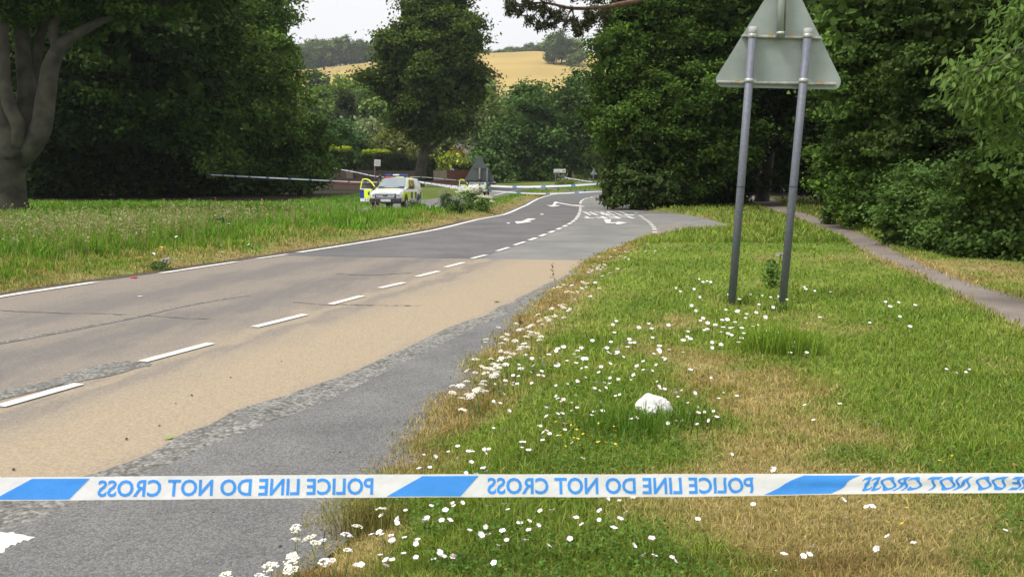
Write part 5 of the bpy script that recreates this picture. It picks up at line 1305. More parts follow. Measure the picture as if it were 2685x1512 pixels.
    # snorkel up the driver's side pillar
    tubes('snorkel', [([(.93, 1.85, 1.02), (.95, 1.55, 1.12), (.93, 1.28, 1.26), (.88, .92, 1.50), (.83, .58, 1.72), (.83, .53, 1.86)], [.05, .055, .045, .045, .045, .05]), ([(.83, .50, 1.83), (.83, .60, 1.93)], [.085, .075])], M['black'], t, 10)
    # open driver's door: hinged at the front, swung out
    d = bpy.data.objects.new('open_door', None); link(d, t); d.location = (.93, 1.05, 0); d.rotation_euler = (0, 0, R(74)); d.empty_display_size = .1
    bm = bmesh.new()
    bm_box(bm, (0, -.52, .82), (.06, 1.04, .72), bevel=.02); dp = mesh_bm('door_panel', bm, M['car_white'], d)
    ox = .034
    def dq(y0, y1, z0, z1, m, nm, off=.004): return quad_panel(nm, [(ox, y1, z0), (ox, y0, z0), (ox, y0, z1), (ox, y1, z1)][::1], M[m], d, off)
    # outer skin markings (y = 0 hinge, y = -1.04 latch)
    def skin(y0, y1, z0, z1, m, nm, dx=.0):
        o = box(nm, (ox + .003 + dx, (y0 + y1) / 2, (z0 + z1) / 2), (.006, abs(y1 - y0), z1 - z0), M[m], d); return o
    skin(-.02, -.76, .66, 1.14, 'hi_yellow', 'marking_block'); skin(-.765, -1.03, .66, 1.14, 'police_blue', 'marking_block')
    bm = bmesh.new(); vs = []
    for q in range(16):
        a = q * math.pi / 8; rr_ = .125 if q % 2 == 0 else .085; vs.append(bm.verts.new((ox + .008, -.42 + rr_ * math.cos(a), .92 + rr_ * 1.15 * math.sin(a))))
    bm.faces.new(vs); mesh_bm('crest', bm, M['badge'], d)
    bm = text_bm('101', 0, .5, .49, .62)
    for v in bm.verts: v.co = Vector((ox + .002, -.72 + v.co.x, v.co.y))
    split_islands(mesh_bm('lettering', bm, M['badge'], d), 'letter')
    bm = bmesh.new(); bm_box(bm, (ox + .02, -.90, 1.07), (.03, .17, .035), bevel=.01); mesh_bm('door_handle', bm, M['black'], d)
    fr = [(0, -1.02, 1.16), (-.055, -.99, 1.42), (-.115, -.95, 1.68), (-.13, -.86, 1.715), (-.12, -.62, 1.70), (-.09, -.36, 1.56), (-.03, -.10, 1.28), (0, .0, 1.17)]
    tubes('window_frame', [(list(curve_pts(fr, 28)), [.036] * 28)], M['hi_yellow'], d, 8)
    bm = bmesh.new(); vs = [bm.verts.new(p) for p in [(-.004, -1.0, 1.17), (-.11, -.94, 1.66), (-.115, -.64, 1.66), (-.085, -.38, 1.52), (-.02, -.06, 1.2)]]; bm.faces.new(vs)
    gl = bpy.data.materials.get('clear_side_glass')
    if gl is None:
        gl = bpy.data.materials.new('clear_side_glass'); nt, b = nodes_of(gl)
        tr = nt.nodes.new('ShaderNodeBsdfTransparent'); tr.inputs[0].default_value = (.62, .68, .66, 1); gs = nt.nodes.new('ShaderNodeBsdfGlossy'); gs.inputs['Roughness'].default_value = .03
        ms = nt.nodes.new('ShaderNodeMixShader'); ms.inputs[0].default_value = .08
        nt.links.new(tr.outputs[0], ms.inputs[1]); nt.links.new(gs.outputs[0], ms.inputs[2]); nt.links.new(ms.outputs[0], nt.nodes['Material Output'].inputs['Surface'])
    mesh_bm('door_glass', bm, gl, d)
    bm = bmesh.new(); bm_box(bm, (.14, -.16, 1.25), (.22, .12, .17), bevel=.04); mesh_bm('door_mirror', bm, M['black'], d)
    return t
tr1 = make_pickup('white police pickup with yellow and blue blocks, driver door open, front in the tall grass')
# front towards the camera: local +Y is forward
def face(o, p_front, heading_deg, tilt=0.0):
    o.rotation_euler = (R(tilt), 0, R(180 + heading_deg)); o.location = p_front
tr2 = copy_tree(tr1); tr2['label'] = 'smaller-looking distant police pickup parked behind the triangular sign'
def at_front(px, D): return ((px - CX) / F * D + .25, D + 2.65, float(side_z(D + 2.65)) + .01)
face(tr1, at_front(1013, 45.6), -6, 1.2)
face(tr2, at_front(1246, 84.5), -4, .8)
# ------------------------------------------------------------------ grass
def blades(name, x, y, h, w, col, r, lean=.45, parent=None, tip=1.25, z=None):
    """five-point bent blades"""
    n = len(x)
    z = H(x, y) - .01 if z is None else z
    a = r.uniform(0, 2 * math.pi, n); la = r.uniform(0, 2 * math.pi, n); ln = np.abs(r.normal(size=n)) * lean * h
    sx, sy = np.cos(a) * w * .5, np.sin(a) * w * .5; lx, ly = np.cos(la) * ln, np.sin(la) * ln
    b = np.stack([x, y, z], 1)
    m = b + np.stack([lx * .35, ly * .35, h * .58], 1); t = b + np.stack([lx, ly, h * np.clip(1 - .25 * (ln / h) ** 2, .45, 1)], 1); s = np.stack([sx, sy, 0 * sx], 1)
    V = np.stack([b - s, b + s, m - s * .8, m + s * .8, t], 1).reshape(-1, 3)
    o = np.arange(n)[:, None] * 5
    Q = o + np.array([[0, 1, 3, 2]]); T = o + np.array([[2, 3, 4]])
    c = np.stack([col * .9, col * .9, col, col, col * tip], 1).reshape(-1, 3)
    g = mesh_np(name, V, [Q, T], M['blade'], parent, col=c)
    return g
def screen_pts(n, x0, x1, y0, y1, r, z=.1, pw=1.0):
    px = r.uniform(x0, x1, n); py = y0 + (y1 - y0) * r.random(n) ** pw
    dx = (px - CX) / F; yy = (CY - py) / F
    dy = math.cos(PITCH) + yy * math.sin(PITCH); dz = -math.sin(PITCH) + yy * math.cos(PITCH)
    t = (z - CAMZ) / dz
    return dx * t, dy * t
def turf(name, label, n, box_px, r, hmin, hmax, filt, wk=1.15, lean=.6, hvar=None, colk=1.0):
    x, y = screen_pts(n, *box_px, r)
    k = filt(x, y) & ~on_hard(x, y); x, y = x[k], y[k]
    n = len(x); d = dryness(x, y)
    h = r.uniform(hmin, hmax, n) * (.75 + .5 * vnoise(x, y, .5, 77)) * (1 - .45 * d)
    if hvar is not None: h *= hvar(x, y)
    w = np.clip(y / 839 * wk, .0035, .05) * r.uniform(.7, 1.3, n)
    c = turf_col(x, y, r.random(n), r.random(n)) * colk
    g = blades(name, x, y, h, w, c, r, lean); return tag(g, label, 'grass', kind='stuff')
r6 = np.random.default_rng(600)
right = lambda x, y: (x > fx(E_LINE, np.minimum(y, 23)) - .35) & (y < 60)
inv = lambda x, y: right(x, y) & (x > np.interp(y, PATH_R[::-1][:, 1], PATH_R[::-1][:, 0]) - .1)
turf('grass', 'short patchy green and straw turf on the verge round the sign posts', 330000, (560, 2900, 545, 1640), r6, .045, .125, lambda x, y: right(x, y) & ~inv(x, y), pw=.8) if False else None
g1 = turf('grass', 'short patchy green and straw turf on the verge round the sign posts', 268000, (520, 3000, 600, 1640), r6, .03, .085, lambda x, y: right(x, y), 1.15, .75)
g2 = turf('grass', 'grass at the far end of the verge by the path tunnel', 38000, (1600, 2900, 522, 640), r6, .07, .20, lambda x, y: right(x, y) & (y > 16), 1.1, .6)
turf('grass', 'turf on the verge between footpath and stake', 26000, (2900, 4200, 700, 2300), r6, .03, .085, lambda x, y: right(x, y), 1.15, .75)
# fringe that creeps over the edge of the tarmac
def fringe(n, r):
    t = r.random(n) ** .7 * (len(E_LINE) - 4) + 3
    s = np.arange(len(E_LINE)); ex = np.interp(t, s, E_LINE[:, 0]); ey = np.interp(t, s, E_LINE[:, 1])
    k = vnoise(ex * 3, ey * 3, .8, 90)
    return ex + r.normal(size=n) * .10 - .10 * k + .05, ey + r.normal(size=n) * .05, k
x, y, k = fringe(26000, r6); h = r6.uniform(.02, .075, len(x)) * (.4 + k); w = np.clip(y / 839, .0035, .03)
tag(blades('grass', x, y, h, w, turf_col(x, y, r6.random(len(x)) * .6 + .5, r6.random(len(x))), r6, .8, z=np.zeros(len(x)) + .004), 'ragged straw fringe of grass creeping over the tarmac edge', 'grass', kind='stuff')
# and over the edges of the footpath
t_ = r6.random(9000); sd = np.where(r6.random(9000) < .5, 0, 1)
pl_ = np.where(sd[:, None] == 0, np.stack([np.interp(t_, np.linspace(0, 1, len(PATH_L)), PATH_L[:, q]) for q in (0, 1)], 1), np.stack([np.interp(t_, np.linspace(0, 1, len(PATH_R)), PATH_R[:, q]) for q in (0, 1)], 1))
x = pl_[:, 0] + r6.normal(size=9000) * .10 + .06 * np.where(sd == 0, -1, 1); y = pl_[:, 1] + r6.normal(size=9000) * .1; k = (y > 4) & (y < 50); x, y = x[k], y[k]
tag(blades('grass', x, y, r6.uniform(.03, .10, len(x)), np.clip(y / 839, .004, .03), turf_col(x, y, r6.random(len(x)) * .6 + .45, r6.random(len(x))), r6, .7, z=np.zeros(len(x)) + .1), 'ragged dry grass creeping over the footpath edges', 'grass', kind='stuff')
# longer tufts: round the stone, by the sign, along the edge
def tuft(n, px, py, sp, hmin, hmax, c, label, r, wk=1.3, lean=.35):
    cx, cy = G(px, py, .1); x = cx + r.normal(size=n) * sp; y = cy + r.normal(size=n) * sp * .8
    k = ~on_hard(x, y); x, y = x[k], y[k]; n = len(x)
    col = np.array(c) * r.uniform(.65, 1.35, n)[:, None]
    g = blades('grass_tuft', x, y, r.uniform(hmin, hmax, n), np.full(n, cy / 839 * wk), col, r, lean); return tag(g, label, 'grass', kind='stuff')
GR = (.10, .20, .02)
tuft(230, 1640, 1150, .16, .10, .22, (.085, .17, .022), 'dark green tuft of longer grass in front of the white stone', r6)
tuft(160, 1800, 1120, .11, .08, .17, (.11, .18, .025), 'green tuft of longer grass beside the white stone', r6)
tuft(420, 2045, 930, .17, .12, .32, (.16, .25, .03), 'yellow-green tuft of longer grass among the daisies', r6)
tuft(90, 1935, 800, .10, .06, .15, (.11, .17, .03), 'grass tuft round the left sign post', r6)
tuft(90, 2050, 818, .10, .06, .14, (.10, .16, .03), 'grass tuft round the right sign post', r6)
tuft(260, 1170, 1090, .10, .04, .10, (.36, .26, .11), 'dead straw tuft on the tarmac edge', r6, lean=1.2)
tuft(200, 1230, 1045, .10, .05, .12, (.32, .22, .09), 'dead straw tuft behind the one on the tarmac edge', r6, lean=1.2)
tuft(320, 790, 1490, .07, .03, .09, (.30, .18, .07), 'rusty dead tuft at the near tarmac corner', r6, lean=1.2)
tuft(360, 940, 1335, .10, .05, .18, (.17, .15, .05), 'thin dry stalks at the tarmac edge under the tape', r6)
# low clover and plantain leaves between the blades
def clover(n, boxp, r):
    x, y = screen_pts(n, *boxp, r); k = right(x, y) & ~on_hard(x, y) & (fbm(x, y, .5, 55) > .5) & (dryness(x, y) < .55); x, y = x[k], y[k]; n = len(x)
    c = np.stack([x, y, H(x, y) + r.uniform(.02, .07, n)], 1)
    v, f = leaf_quads(c, unit(r.normal(size=(n, 3)) * .4 + np.array([0, 0, 1])), .015, r, .95)
    g = mesh_np('clover', v, f, M['leaf'], None, col=np.repeat(np.array([.085, .165, .030]) * r.uniform(.6, 1.4, n)[:, None], 4, 0)); return tag(g, 'low clover leaves spread through the near turf', 'clover', kind='stuff')
clover(30000, (560, 2900, 950, 1640), r6)
# left verge: tall green grass with seed heads, lower and browner towards the road
def left_verge(x, y): return (x < left_edge(y) - .02) & (d_side(x, y) > SIDE_W) & (y < 62)
def hv(x, y):
    e = left_edge(y) - x
    far = (SIDE_C[:, 1][None, :] > 0)
    return .30 + .95 * smooth(.3, 2.6, e + .8 * (vnoise(x, y, 1.4, 15) - .5)) * (1 - .5 * smooth(30, 45, y))
between = lambda x, y: left_verge(x, y) & (x > np.interp(y, SIDE_C[:60, 1], SIDE_C[:60, 0]))
g3 = turf('grass', 'tall lush green grass on the verge left of the road', 140000, (-250, 1500, 505, 830), r6, .17, .40, between, 1.15, .45, hv)
beyond = lambda x, y: left_verge(x, y) & ~((x < -13) & (y > 46 + 5 * vnoise(x, y, 4, 3))) & (x <= np.interp(y, SIDE_C[:70, 1], SIDE_C[:70, 0]))  # no grass where the ground is darkened for canopy shade
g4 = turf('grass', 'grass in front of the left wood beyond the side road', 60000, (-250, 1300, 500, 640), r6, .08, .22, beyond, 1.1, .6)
g5 = turf('grass', 'grass on the island between the two roads by the far junction', 16000, (1250, 1700, 488, 520), r6, .10, .30, lambda x, y: (x > np.interp(y, SIDE_C[40:100, 1], SIDE_C[40:100, 0])) & (y > 60) & (y < 112), 1.2, .5)
def seeds(n, r):
    x, y = screen_pts(n, -200, 1000, 545, 700, r); e = left_edge(y) - x
    k = between(x, y) & (e > 1.8) & (fbm(x, y, 2.2, 66) > .53); x, y, e = x[k], y[k], e[k]; n = len(x)
    h = r.uniform(.42, .80, n); z = H(x, y); lx, ly = r.normal(size=n) * .10, r.normal(size=n) * .10
    w = np.clip(y / 839 * .55, .004, .03); b = np.stack([x, y, z], 1); t = b + np.stack([lx, ly, h], 1); s = np.stack([w * .5, 0 * w, 0 * w], 1)
    V = np.stack([b - s, b + s, t - s * .6, t + s * .6], 1).reshape(-1, 3); f = np.arange(4 * n).reshape(n, 4)[:, [0, 1, 3, 2]]
    c = np.array([.27, .25, .10]) * r.uniform(.6, 1.2, n)[:, None]; C = np.repeat(c, 4, 0)
    per = 7; q = r.uniform(.72, 1.04, n * per)[:, None]; p = np.repeat(b, per, 0) + np.repeat(t - b, per, 0) * q + r.normal(size=(n * per, 3)) * .022
    v2, f2 = leaf_quads(p, unit(r.normal(size=p.shape)), .055, r, .45); c2 = np.array([.37, .37, .20]) * r.uniform(.6, 1.25, n * per)[:, None]
    g = mesh_np('seed_heads', np.concatenate([V, v2]), np.concatenate([f, f2 + len(V)]), M['blade'], None, col=np.concatenate([C, np.repeat(c2, 4, 0)]))
    return tag(g, 'feathery pale seed heads standing above the tall left verge grass', 'grass', kind='stuff')
seeds(3800, r6)
# a few tall stalks at the tarmac edge on the right
def stalk(px, py, hpx, lean, c, label):
    x, y = G(px, py, .02); z0 = Hz(x, y); D = y; hh = hpx / F * math.hypot(D, 1.6)
    root = empty('grass_stalk', (x, y, z0), label, 'grass')
    tubes('stem', [([(0, 0, -.03), (lean * .4, 0, hh * .5), (lean, 0, hh)], [.0022 * D / 5, .0018 * D / 5, .0012 * D / 5])], c, root, 5)
    r = np.random.default_rng(int(px)); p = np.stack([lean * r.uniform(.75, 1, 40), r.normal(size=40) * .008, hh * r.uniform(.72, 1.02, 40)], 1) + r.normal(size=(40, 3)) * .010
    v, f = leaf_quads(p, unit(r.normal(size=p.shape)), .022, r, .5); mesh_np('seed_head', v, f, M['blade'], root, col=np.tile(np.array([.16, .10, .06]), (len(v), 1)))
M['dry_stem'] = mat('dry_stem', (.30, .22, .10), .9, .2, 20)
stalk(1464, 815, 120, -.08, M['dry_stem'], 'tall dark-headed grass stalk leaning over the sandy lane end')
stalk(1375, 905, 80, -.05, M['dry_stem'], 'short branching dry stalk at the tarmac edge above the yarrow')

# ------------------------------------------------------------------ flowers
M['petal'] = mat('white_petal', (.80, .76, .77), .6, .08, 60); M['pink_petal'] = mat('pinkish_petal', (.78, .62, .66), .6, .1, 60); M['eye'] = mat('flower_eye', (.72, .60, .20), .7, .1); M['yarrow'] = mat('cream_yarrow', (.70, .66, .54), .8, .15, 90)
M['yellow'] = mat('yellow_petal', (.75, .52, .02), .6, .1, 50); M['stem'] = mat('green_stem', (.10, .16, .035), .8, .2, 30)
def bindweed_mesh(m, k):
    bm = bmesh.new(); rim = []; n = 15; c = bm.verts.new((0, 0, -.010)); mid = []
    for q in range(n):
        a = 2 * math.pi * q / n; rr_ = .0185 * (1 + .10 * math.cos(5 * a + k)); mid.append(bm.verts.new((rr_ * .5 * math.cos(a), rr_ * .5 * math.sin(a), -.002))); rim.append(bm.verts.new((rr_ * math.cos(a), rr_ * math.sin(a), .003 + .002 * math.sin(5 * a))))
    for q in range(n):
        p = (q + 1) % n; bm.faces.new((c, mid[q], mid[p])); bm.faces.new((mid[q], rim[q], rim[p], mid[p]))
    o = mesh_bm('flower', bm, m, None, True); me = o.data; bpy.data.objects.remove(o); return me
def eye_mesh():
    bm = bmesh.new(); bmesh.ops.create_cone(bm, cap_ends=True, segments=8, radius1=.004, radius2=.0025, depth=.004); o = mesh_bm('eye', bm, M['eye'], None); me = o.data; bpy.data.objects.remove(o); return me
def stem_mesh(L, rad, m):
    v, q, t = tube_np([(0, 0, -L), (.006, 0, -L * .5), (0, 0, -.008)], [rad, rad, rad * .8], 5); o = mesh_np('stem', v, [q, t], m); me = o.data; bpy.data.objects.remove(o); return me
BW = [bindweed_mesh(M['petal'], 0), bindweed_mesh(M['petal'], 1.5), bindweed_mesh(M['pink_petal'], 3)]; EYE = eye_mesh(); STM = stem_mesh(.09, .0012, M['stem']); STY = stem_mesh(.26, .0017, M['stem'])
def umbel_mesh(seed, m, k=34, rad=.024):
    r = np.random.default_rng(seed); bm = bmesh.new()
    for q in range(k):
        a = r.uniform(0, 6.28); d = rad * math.sqrt(r.random()); bmesh.ops.create_icosphere(bm, subdivisions=1, radius=r.uniform(.0028, .0048), matrix=Matrix.Translation((d * math.cos(a), d * math.sin(a), .007 * (1 - (d / rad) ** 2) + r.normal() * .001)) @ Matrix.Diagonal((1.2, 1.2, .6, 1)))
    o = mesh_bm('umbel', bm, m, None); me = o.data; bpy.data.objects.remove(o); return me
UM = [umbel_mesh(1, M['yarrow']), umbel_mesh(2, M['yarrow']), umbel_mesh(3, M['petal'], 26, .02)]
def yellow_mesh():
    bm = bmesh.new(); n = 5; c = bm.verts.new((0, 0, 0)); rim = [bm.verts.new((.010 * (1 if q % 2 == 0 else .55) * math.cos(2 * math.pi * q / 10), .010 * (1 if q % 2 == 0 else .55) * math.sin(2 * math.pi * q / 10), .003)) for q in range(10)]
    for q in range(10): bm.faces.new((c, rim[q], rim[(q + 1) % 10]))
    o = mesh_bm('flower', bm, M['yellow'], None); me = o.data; bpy.data.objects.remove(o); return me
YM = yellow_mesh()
fr_ = random.Random(44)
def put_flower(name, me, x, y, z, s, label, cat, group, stem=None, eye=False, tilt=.5):
    o = bpy.data.objects.new(name, me); COL.objects.link(o)
    o.location = (x, y, z); o.rotation_euler = (fr_.gauss(.35, .3) * tilt * 2, fr_.gauss(0, .35) * tilt, fr_.uniform(0, 6.28)); o.scale = (s, s, s)
    tag(o, label, cat, group)
    if stem:
        q = bpy.data.objects.new('stem', stem); link(q, o)
    if eye:
        q = bpy.data.objects.new('eye', EYE); link(q, o); q.location = (0, 0, -.006)
# clusters read off the picture: column, row, spread across, spread down, how many
BWC = [(1560, 1000, 130, 55, 30), (1500, 1080, 110, 45, 26), (1420, 960, 80, 34, 20), (1660, 985, 90, 36, 14), (1580, 920, 110, 24, 16), (1330, 1010, 60, 36, 12), (1260, 1180, 90, 50, 20), (1430, 1160, 90, 45, 14), (1200, 1260, 70, 30, 10), (1120, 1370, 110, 36, 26), (1050, 1460, 110, 35, 18), (1280, 1440, 130, 45, 14), (1450, 1350, 130, 50, 9), (1600, 1400, 110, 45, 8), (1720, 1470, 60, 25, 6), (2040, 1475, 60, 20, 4),
       (1880, 890, 110, 26, 26), (1930, 850, 100, 20, 14), (1820, 910, 90, 24, 8), (1950, 790, 110, 20, 14), (1870, 750, 90, 14, 8), (2080, 905, 60, 22, 6), (1800, 985, 90, 36, 9), (1850, 1040, 70, 32, 9), (1880, 1110, 60, 50, 7), (2140, 770, 80, 12, 5), (2340, 810, 80, 14, 4), (2300, 860, 100, 24, 3), (2490, 985, 50, 24, 4), (2200, 1130, 100, 50, 5), (1880, 1320, 60, 50, 4), (2010, 1330, 60, 30, 3), (2220, 1370, 60, 30, 3), (2330, 1450, 140, 40, 5), (2640, 1420, 60, 40, 3), (1780, 1080, 50, 30, 5), (1720, 1150, 110, 50, 7), (1650, 870, 80, 20, 6), (1960, 1240, 90, 30, 4)]
nfl = 0; FL = []
for cx, cy, sx, sy, k_ in BWC:
    for q in range(k_):
        px, py = cx + fr_.gauss(0, sx * .75), cy + fr_.gauss(0, sy * .8)
        x, y = G(px, py, .16)
        if bool(on_hard(np.array([x]), np.array([y]))[0]) or nfl >= 420: continue
        nfl += 1; FL.append((x, y))
FL.sort(key=lambda p: p[1])
for x, y in FL[:300]:
        put_flower('bindweed_flower', BW[fr_.choice([0, 0, 1, 1, 2])], x, y, Hz(x, y) + fr_.uniform(.06, .11), fr_.uniform(.5, .82) * (1.0 if y < 6 else 1.25), 'white bindweed flower open in the turf of the near verge', 'flower', 'bindweed flowers in the near verge', STM if y < 9 else None, y < 6)
# the many smaller ones farther off
fv, ff, fo = [], [], 0
for x, y in FL[300:]:
    me = BW[fr_.choice([0, 1])]; mm = Matrix.Translation((x, y, Hz(x, y) + fr_.uniform(.06, .10))) @ Matrix.Rotation(fr_.gauss(.35, .25), 4, 'X') @ Matrix.Rotation(fr_.uniform(0, 6.28), 4, 'Z') @ Matrix.Scale(fr_.uniform(.8, 1.2), 4)
    fv += [tuple(mm @ v.co) for v in me.vertices]; ff += [[q + fo for q in p.vertices] for p in me.polygons]; fo = len(fv)
me = bpy.data.meshes.new('bindweed_drift'); me.from_pydata(fv, [], ff); me.materials.append(M['petal'])
tag(link(bpy.data.objects.new('bindweed_drift', me)), 'drift of small white flowers round the sign posts', 'flower', kind='stuff')
YAC = [(1290, 960, 40, 25, 26), (1240, 1010, 30, 18, 22), (1330, 920, 30, 18, 14), (1400, 860, 35, 18, 14), (1460, 830, 30, 14, 12), (1520, 770, 30, 16, 12), (1560, 730, 25, 14, 10), (1590, 700, 25, 12, 10), (1640, 670, 25, 10, 6), (1480, 760, 30, 14, 6), (1360, 880, 30, 14, 8), (1300, 870, 20, 12, 5), (800, 1390, 40, 14, 5), (930, 1380, 25, 10, 3), (740, 1490, 40, 14, 7), (860, 1475, 40, 16, 5), (1700, 655, 15, 8, 3)]
nya = 0
for cx, cy, sx, sy, k_ in YAC:
    for q in range(k_):
        px, py = cx + fr_.gauss(0, sx), cy + fr_.gauss(0, sy); x, y = G(px, py, .24)
        h = fr_.uniform(.16, .26)
        if x < fx(E_LINE, y) - .12: x = fx(E_LINE, y) - .1 + fr_.random() * .2
        nya += 1; put_flower('yarrow_head', UM[nya % 3], x, y, Hz(x, y) + h, fr_.uniform(.8, 1.25), 'flat cream yarrow head on a thin stem along the tarmac edge', 'flower', 'yarrow along the tarmac edge', STY, False, .25)
for cx, cy, sx, sy, k_ in [(1540, 1170, 40, 25, 16), (1610, 1185, 60, 25, 8), (1690, 820, 40, 12, 5), (1570, 870, 20, 10, 4), (1420, 940, 60, 40, 4), (2390, 1390, 60, 20, 5), (2500, 1240, 60, 30, 3)]:
    for q in range(k_):
        x, y = G(cx + fr_.gauss(0, sx), cy + fr_.gauss(0, sy), .12)
        put_flower('trefoil_flower', YM, x, y, Hz(x, y) + .07, fr_.uniform(.8, 1.3), 'tiny yellow trefoil flower in the near turf', 'flower', 'yellow trefoil in the near turf')
for cx, cy, sx, sy, k_, c in [(60, 705, 40, 10, 8, 0), (130, 715, 30, 8, 4, 0), (460, 640, 50, 18, 8, 0), (480, 650, 12, 4, 4, 0), (600, 620, 50, 14, 5, 0), (430, 635, 40, 12, 4, 1), (740, 570, 40, 8, 6, 1), (690, 590, 60, 14, 4, 1), (900, 600, 60, 12, 4, 0)]:
    for q in range(k_):
        x, y = G(cx + fr_.gauss(0, sx), cy + fr_.gauss(0, sy), .35); 
        if x > left_edge(y) - .1: continue
        z = Hz(x, y) + fr_.uniform(.22, .42) * (1 if left_edge(y) - x > 1.2 else .4)
        put_flower('daisy_flower' if c == 0 else 'hawkbit_flower', BW[0] if c == 0 else YM, x, y, z, 1.7 if c == 0 else 3.2, 'white daisy in the tall grass left of the road' if c == 0 else 'yellow hawkbit in the tall grass left of the road', 'flower', 'daisies in the left verge' if c == 0 else 'hawkbit in the left verge', stem_mesh(.3 / 1.7, .002, M['stem']) if q == 0 and c == 0 else None)
# hogweed and thistles by the far sign and the pickup
def weed(name, label, px, D, w, h, col, ucol, nu, seed, dz=0):
    r = np.random.default_rng(seed); x, y = (px - CX) / F * D, D; z = Hz(x, y)
    root = empty(name, (x, y, z), label, 'plant'); n = int((3200 if D > 20 else 5200) * w * h)
    p = r.normal(size=(n, 3)) * np.array([w * .33, w * .3, 0]); p[:, 2] = h * r.uniform(.02, .92, n) * (1 - .5 * np.clip(np.hypot(p[:, 0], p[:, 1]) / w, 0, 1) ** 2)
    v, f = leaf_quads(p, unit(r.normal(size=p.shape) * .6 + np.array([0, -.2, .7])), .085 if D > 20 else .045, r, .6)
    mesh_np('foliage', v, f, M['leaf'], root, col=np.repeat(np.array(col) * np.clip(1 + .3 * r.normal(size=n), .4, 1.8)[:, None], 4, 0))
    tops = [(r.normal() * w * .36, r.normal() * w * .25, h * r.uniform(.62, 1.08)) for q in range(nu)]
    tubes('stems', [([(a * .4, b * .4, -.03), (a * .7, b * .7, c * .5), (a, b, c)], [.014, .011, .007]) for a, b, c in tops], M['stem'], root, 5)
    for a, b, c in tops:
        o = bpy.data.objects.new('flower_head', ucol); link(o, root); o['kind'] = 'stuff'; o.location = (a, b, c); o.scale = (4.2,) * 3; o.rotation_euler = (r.normal() * .25 + .2, r.normal() * .25, 0)
M['hog'] = mat('cream_green_umbel', (.50, .50, .34), .8, .2, 20); M['thist'] = mat('grey_mauve_head', (.26, .25, .24), .8, .3, 20)
HG = umbel_mesh(9, M['hog'], 40, .026); TH = umbel_mesh(10, M['thist'], 16, .012)
weed('hogweed_plant', 'cream-flowered hogweed in front of the triangular sign', 1232, 36.0, .85, .95, (.15, .23, .07), HG, 34, 701)
weed('hogweed_plant', 'smaller hogweed right of the cream-flowered clump', 1266, 35.0, .5, .65, (.14, .22, .065), HG, 9, 702)
weed('thistle_plant', 'grey-green thistle clump in front of the near pickup wing', 1082, 38.0, .4, .8, (.11, .15, .075), TH, 10, 703)
weed('thistle_plant', 'tall grey-green thistle between pickup and hogweed', 1172, 36.0, .5, .85, (.12, .155, .085), TH, 9, 704)
weed('dock_plant', 'dark leafy dock in the verge below the hogweed', 1198, 33.0, .45, .55, (.085, .14, .045), TH, 5, 705)
weed('nettle_clump', 'leafy nettle clump hiding the near pickup wheel', 1102, 37.0, .6, .6, (.095, .18, .035), TH, 3, 706)
weed('nettle_clump', 'low nettle clump below the pickup number plate', 1000, 39.0, .7, .45, (.10, .15, .05), TH, 8, 707)
weed('dock_plant', 'dark dock leaves in the verge beyond the far daisies', 575, 21.0, .5, .45, (.055, .13, .03), TH, 0 + 2, 708)
weed('hogweed_plant', 'lone yellow-green hogweed under the direction sign', 1470, 104.0, .9, .9, (.18, .24, .06), HG, 8, 709)
weed('hogweed_plant', 'lone yellow-green hogweed right of the direction sign', 1495, 103.0, .9, .95, (.20, .26, .05), HG, 6, 710)
weed('plantain_plant', 'dark broad plantain leaves at the far tarmac edge', 412, 14.2, .30, .16, (.08, .15, .04), TH, 2, 711)
weed('elder_seedling', 'young sapling between the two sign posts', 2028, 11.0, .16, .42, (.10, .18, .04), TH, 1, 712)
weed('ragwort_plant', 'small green plant with yellow head at the tunnel mouth', 2172, 26.0, .35, .8, (.06, .10, .03), YM and umbel_mesh(12, M['yellow'], 24, .008), 3, 713)

# ------------------------------------------------------------------ stone and litter
M['chalk'] = mat('white_painted_stone', (.64, .63, .60), .9, .28, 9, bump=.9, bscale=18)
def rock():
    bm = bmesh.new(); bmesh.ops.create_icosphere(bm, subdivisions=4, radius=1)
    for v in bm.verts:
        p = v.co.copy()
        q = p.copy()
        for nrm, d in (((.15, -.8, .45), .55), ((.8, -.35, .55), .58), ((-.9, -.25, .3), .62), ((.25, .2, .95), .60), ((.35, -.9, .1), .66), ((-.3, .9, .3), .7), ((.6, .5, .6), .66), ((-.5, -.45, .72), .66)):
            n_ = Vector(nrm).normalized(); s = q.dot(n_) - d
            if s > 0: q -= n_ * s * .92
        q += p * .03 * math.sin(7 * p.x + 3 * p.y) * math.cos(6 * p.z) + p * .012 * math.sin(17 * p.x + 5) * math.sin(13 * p.y + 9 * p.z) - p * .05 * max(0, math.sin(11 * p.x + 2 * p.z)) ** 6
        v.co = Vector((q.x * .150, q.y * .11, q.z * .105))
    return mesh_bm('boulder', bm, M['chalk'], None)
rk = rock(); x, y = G(1730, 1100, .1); rk.location = (x, y + .08, Hz(x, y) + .035); rk.rotation_euler = (R(-6), R(16), R(12)); tag(rk, 'white painted stone half sunk in the verge grass', 'stone')
M['red_scrap'] = mat('red_plastic', (.45, .06, .05), .5); M['leaf_green'] = mat('fallen_green_leaf', (.20, .32, .06), .7); M['leaf_brown'] = mat('fallen_brown_leaf', (.28, .15, .05), .8); M['pebble'] = mat('dark_pebble', (.05, .045, .04), .9)
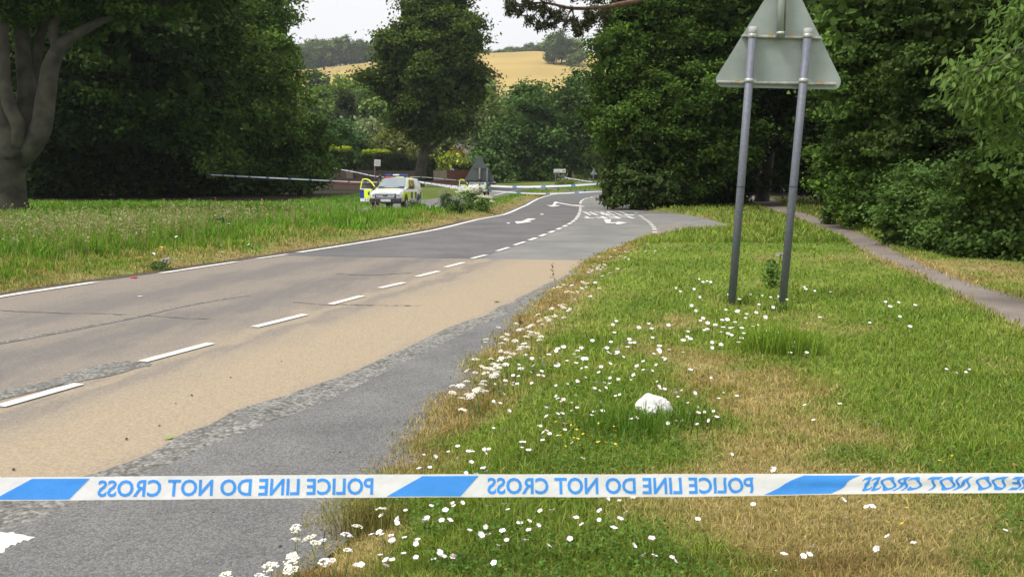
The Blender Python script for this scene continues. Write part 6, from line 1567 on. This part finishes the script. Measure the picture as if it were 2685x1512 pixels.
def scrap(name, px, py, s, m, label, cat):
    x, y = G(px, py); bm = bmesh.new(); n = 9; r = np.random.default_rng(int(px)); c = bm.verts.new((0, 0, .012))
    rim = [bm.verts.new((s * math.cos(q * 6.283 / n) * r.uniform(.7, 1.1), s * .55 * math.sin(q * 6.283 / n) * r.uniform(.7, 1.1), .004 + .006 * (q % 2))) for q in range(n)]
    for q in range(n): bm.faces.new((c, rim[q], rim[(q + 1) % n]))
    o = mesh_bm(name, bm, m); o.location = (x, y, .0125 if name != 'fallen_leaf' or px < 500 else Hz(x, y) + .03); o.rotation_euler = (0, 0, r.uniform(0, 3)); tag(o, label, cat)
scrap('plastic_scrap', 351, 729, .13, M['red_scrap'], 'red scrap of plastic at the far tarmac edge', 'litter')
scrap('fallen_leaf', 446, 1153, .035, M['leaf_green'], 'fresh green leaf lying on the sandy lane', 'leaf')
scrap('fallen_leaf', 2655, 1300, .03, M['leaf_brown'], 'orange-brown fallen leaf in the turf beside the tape', 'leaf')
scrap('plastic_scrap', 368, 780, .04, M['paint'], 'white scrap on the far lane', 'litter')
scrap('twig_litter', 1302, 793, .06, M['leaf_brown'], 'brown twig lying on the sandy lane', 'twig')
for q, (px, py) in enumerate([(738, 951), (605, 993), (503, 1040), (461, 1062), (418, 1121), (332, 1155), (877, 1191), (892, 1192), (36, 1236), (990, 1160), (1040, 1060), (735, 1440), (560, 1350)]):
    x, y = G(px, py); bm = bmesh.new(); bmesh.ops.create_icosphere(bm, subdivisions=1, radius=.006 + .002 * (q % 3)); bmesh.ops.scale(bm, vec=(1.2, .9, .6), verts=bm.verts)
    o = mesh_bm('pebble', bm, M['pebble']); o.location = (x, y, .015); o.rotation_euler = (0, 0, q); tag(o, 'small dark pebble lying on the near road surface', 'pebble', 'pebbles on the near road')

# ------------------------------------------------------------------ the air
def haze_box(density):
    m = bpy.data.materials.new('pale_air'); m.use_nodes = True; nt = m.node_tree
    for n in list(nt.nodes):
        if n.type != 'OUTPUT_MATERIAL': nt.nodes.remove(n)
    pv = nt.nodes.new('ShaderNodeVolumePrincipled'); pv.inputs['Density'].default_value = density
    pv.inputs['Color'].default_value = (.86, .90, .96, 1); pv.inputs['Anisotropy'].default_value = .2
    nt.links.new(pv.outputs[0], nt.nodes['Material Output'].inputs['Volume'])
    zlo = float(zf.min()) - 1.0
    bm = bmesh.new(); bm_box(bm, (0, 1470, (zlo + 150) / 2), (3260, 3120, 150 - zlo))
    return tag(mesh_bm('haze', bm, m), kind='stuff')
haze_box(.0002)

#TRIS print('TRIS', sum(sum(len(p.vertices) - 2 for p in m.polygons) for m in bpy.data.meshes))
